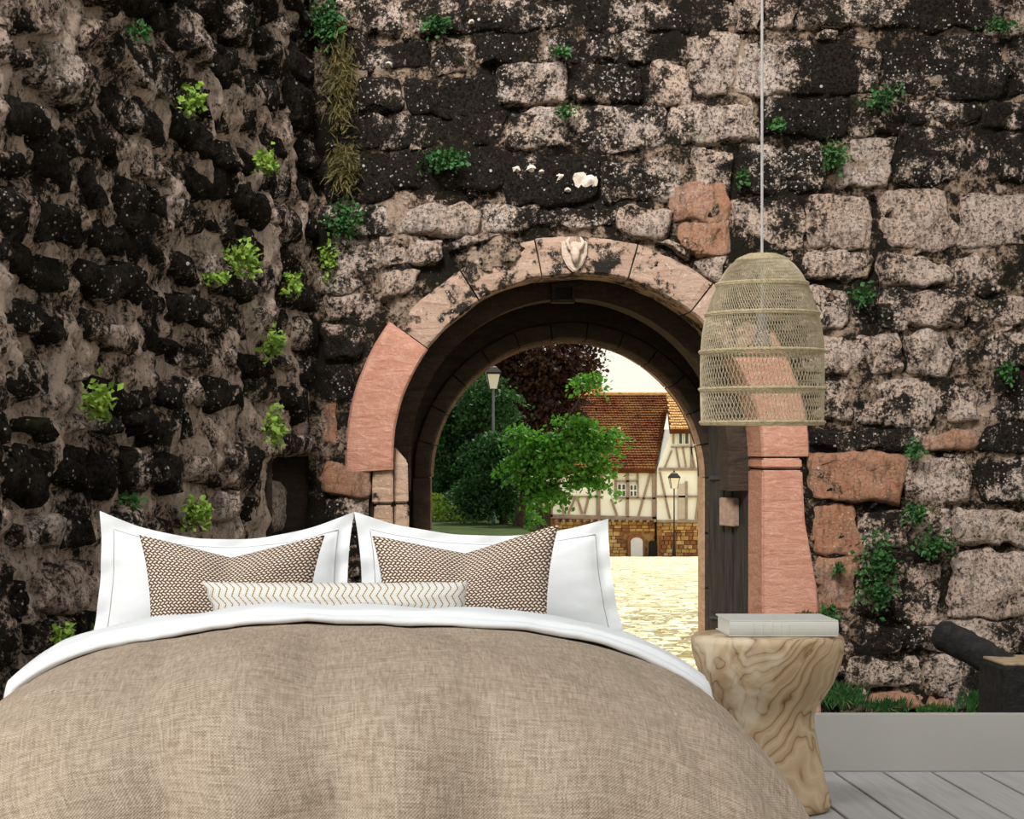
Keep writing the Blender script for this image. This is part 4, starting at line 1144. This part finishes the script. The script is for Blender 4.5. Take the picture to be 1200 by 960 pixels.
def basket_mat():
    m = M('brown_cream_basketweave', .9)
    uv = m.coord('uv', None, (0, 0, .0))
    wob = m.n('VectorMath', _operation='ADD'); nz = m.n('TexNoise', Scale=25, Detail=2); m.put(nz.inputs['Vector'], uv)
    sc2 = m.n('VectorMath', _operation='SCALE', Scale=.006); m.put(sc2.inputs[0], nz.outputs['Color']); m.put(wob.inputs[0], uv); m.put(wob.inputs[1], sc2.outputs[0])
    s = m.n('SeparateXYZ'); m.put(s.inputs[0], wob.outputs[0])
    per = .0155
    u = m.math('MULTIPLY', s.outputs[0], 1/per); v = m.math('MULTIPLY', s.outputs[1], 1/(per*.62))
    row_ = m.math('FLOOR', v); fv_ = m.math('FRACT', v)
    alt = m.math('MODULO', row_, 2.)
    sk = m.math('MULTIPLY', m.math('SUBTRACT', fv_, .5), m.mr(m.math('ABSOLUTE', alt), 0, 1, .55, -.55))
    fu = m.math('FRACT', m.math('ADD', m.math('ADD', u, sk), m.math('MULTIPLY', m.math('ABSOLUTE', alt), .5)))
    du = m.math('ABSOLUTE', m.math('SUBTRACT', fu, .5)); dv2 = m.math('ABSOLUTE', m.math('SUBTRACT', fv_, .5))
    r_ = m.math('ADD', m.math('POWER', m.math('DIVIDE', du, .30), 2.5), m.math('POWER', m.math('DIVIDE', dv2, .40), 3.))
    msk = m.mr(r_, .75, 1.15, 1., 0.)
    c = m.mix(msk, (.12, .055, .028), (.80, .74, .64)); m.base(c)
    m.bump(m.mr(r_, 0, 1.3, 1., 0.), .004, .8); return m.m
M_bask = basket_mat()
G2 = 'woven cushions on the bed'
pillow('cushion', 'brown and cream basketweave cushion before the left white pillow', 'cushion', [(163, 627), (381, 627), (360, 748), (176, 748)], .16, M_bask, 5.93, .25, G2, dip=.22, sag=.05, vdip=.6, puff=.62)
pillow('cushion', 'brown and cream basketweave cushion before the right white pillow', 'cushion', [(436, 628), (655, 614), (641, 742), (450, 752)], .16, M_bask, 5.93, .25, G2, dip=.22, sag=.05, vdip=.6, puff=.62, yaw=-.12)
mc = M('cream_ochre_chevron', .9); s = mc.n('SeparateXYZ'); mc.put(s.inputs[0], mc.coord('uv'))
zz = mc.math('PINGPONG', mc.math('ADD', s.outputs[1], 5.0), .026)
t_ = mc.math('FRACT', mc.math('MULTIPLY', mc.math('ADD', s.outputs[0], mc.math('MULTIPLY', zz, .62)), 1/.0215))
ds = mc.math('FRACT', mc.math('MULTIPLY', s.outputs[1], 1/.0075))
line = mc.math('LESS_THAN', mc.math('ABSOLUTE', mc.math('SUBTRACT', t_, .5)), .115)
dash = mc.mr(mc.math('ABSOLUTE', mc.math('SUBTRACT', ds, .5)), .30, .46, 1., .35)
li2 = mc.math('LESS_THAN', mc.math('ABSOLUTE', mc.math('SUBTRACT', mc.math('FRACT', mc.math('MULTIPLY', t_, 3.)), .5)), .13)
c = mc.mix(mc.math('MULTIPLY', li2, .5), (.66, .65, .62), (.34, .32, .30)); c = mc.mix(mc.math('MULTIPLY', line, dash), c, (.30, .18, .04))
mc.base(c); mc.bump(mc.math('ADD', line, li2), .002, .5); M_chev = mc.m
pillow('lumbar_cushion', 'long cream cushion with ochre chevron lines lying before the basketweave cushions', 'cushion', [(236, 682), (549, 682), (545, 742), (256, 742)], .13, M_chev, 5.70, .15, G2, dip=.02, sag=.015, puff=.55)

# ------------------------------------------------------------------ side table
TD = F/373.0
tx = X(899, TD)
M_wood = M('swirled_olive_wood', .45)
gco = M_wood.coord('obj', (1.0, 1.0, .75), (0, .95, .2))
ds1 = M_wood.n('TexNoise', Scale=3.2, Detail=3, Roughness=.5); M_wood.put(ds1.inputs['Vector'], gco)
sc3 = M_wood.n('VectorMath', _operation='SCALE', Scale=.85); M_wood.put(sc3.inputs[0], ds1.outputs['Color'])
ad = M_wood.n('VectorMath', _operation='ADD'); M_wood.put(ad.inputs[0], gco); M_wood.put(ad.inputs[1], sc3.outputs[0])
st0 = M_wood.coord('obj', None, (0, -.65, .25)); mp2 = M_wood.n('Mapping'); M_wood.put(mp2.inputs[0], st0); mp2.inputs['Scale'].default_value = (3.4, 2.2, 1.0); st_ = mp2.outputs[0]; wsum = M_wood.n('VectorMath', _operation='ADD'); M_wood.put(wsum.inputs[0], st_); M_wood.put(wsum.inputs[1], sc3.outputs[0])
wf = M_wood.noise(wsum.outputs[0], 1.35, 3, .45, .6); big = M_wood.noise(ad.outputs[0], 3.0, 4, .5)
fr1 = M_wood.math('FRACT', M_wood.math('MULTIPLY', wf, 13.)); fr2 = M_wood.math('FRACT', M_wood.math('MULTIPLY', wf, 41.))
c = M_wood.ramp(fr1, [(0, (.20, .115, .05)), (.12, (.34, .23, .13)), (.5, (.43, .32, .20)), (.90, (.32, .21, .12)), (1, (.18, .10, .045))])
c = M_wood.mix(M_wood.mr(fr2, .0, .3, .45, 0.), c, (.34, .22, .11))
sel = M_wood.noise(ad.outputs[0], 4.5, 3, .5)
c = M_wood.mix(M_wood.math('MULTIPLY', M_wood.mr(fr1, .06, .0), M_wood.mr(sel, .42, .54)), c, (.06, .025, .01))
c = M_wood.mix(M_wood.mr(big, .54, .64, 0, .6), c, (.62, .54, .42))
M_wood.base(c); M_wood.bump(fr1, .001, .3); M_wood = M_wood.m
bm = bmesh.new()
pr = [(0, 748), (70, 748), (84, 749), (87.5, 752), (88.5, 757), (87, 768), (82, 784), (73, 803), (62, 820), (54, 832), (51, 842), (51.5, 852), (55, 870), (60, 890), (66, 912), (72, 932), (74, 940), (72, 946), (62, 948), (0, 948)]
rows = []
n = 72
ztop = Z(742, TD); zbot = 0.0
def zz_(py): return zbot+(948-py)/(948-748)*(ztop-zbot)
for j, (r, py) in enumerate(pr):
    row = []
    f = (948-py)/200
    for k in range(n):
        a = 2*pi*k/n
        rr_ = r/373*(1+ .05*sin(2*a+f*3.0)*sin(f*pi)+.02*sin(3*a+1+f*2)*sin(f*pi))
        row.append(Vector((tx+rr_*cos(a), TD+.0+rr_*sin(a)*.78, zz_(py)+.0)))
    rows.append(row)
grid(bm, rows[:], closed_u=True); bmesh.ops.remove_doubles(bm, verts=bm.verts, dist=.0005); bmesh.ops.recalc_face_normals(bm, faces=bm.faces)
tag(link('side_table', bm, M_wood, None, (tx, TD, 0), smooth=True), 'hourglass-shaped side table carved from swirled pale wood', 'table')

# ------------------------------------------------------------------ book on the table
M_cov = plain('cream_linen_cover', (.47, .46, .42), .6, .03, 60, .0006)
M_page = M('page_edges', .8); co = M_page.coord('obj', (1, 1, 90)); n_ = M_page.noise(co, 5, 3, .5); M_page.base(M_page.mix(n_, (.62, .60, .54), (.50, .48, .42))); M_page = M_page.m
bx0, bx1 = X(853, TD-.1), X(980, TD-.1); bh0 = ztop; bt = .052
bk = empty('book', ((bx0+bx1)/2, TD, bh0), 'thick cream cloth-bound book lying on the wooden side table', 'book')
by0, by1 = TD-.125, TD+.10
bm = bmesh.new(); box(bm, bx0, bx1, by0, by1, bh0+.001, bh0+.006, .0015); box(bm, bx0, bx1, by0, by1, bh0+bt-.005, bh0+bt, .0015)
rows = []
for i in range(9):
    a = -pi/2+pi*i/8; rows.append([Vector((x_, by0+.006-.010*cos(a), bh0+.001+(bt-.001)/2+(bt-.001)/2*sin(a))) for x_ in (bx0, bx1)])
V = grid(bm, rows); bmesh.ops.recalc_face_normals(bm, faces=bm.faces)
link('cover', bm, M_cov, bk)
bm = bmesh.new(); box(bm, bx0+.006, bx1-.006, by0+.004, by1-.008, bh0+.006, bh0+bt-.005); link('pages', bm, M_page, bk)
for px in (882, 893, 904, 914, 924):
    xx = X(px, TD-.12); bm = bmesh.new()
    tube(bm, [(xx, by0+.007-.0105*cos(-pi/2+pi*i/10), bh0+.001+(bt-.001)/2+(bt-.001)/2*sin(-pi/2+pi*i/10)) for i in range(11)], .0016, 6); link('spine_rib', bm, M_cov, bk, smooth=True)
for o in sc.collection.objects:
    if o.name.startswith('seam') or o.type == 'EMPTY': pass
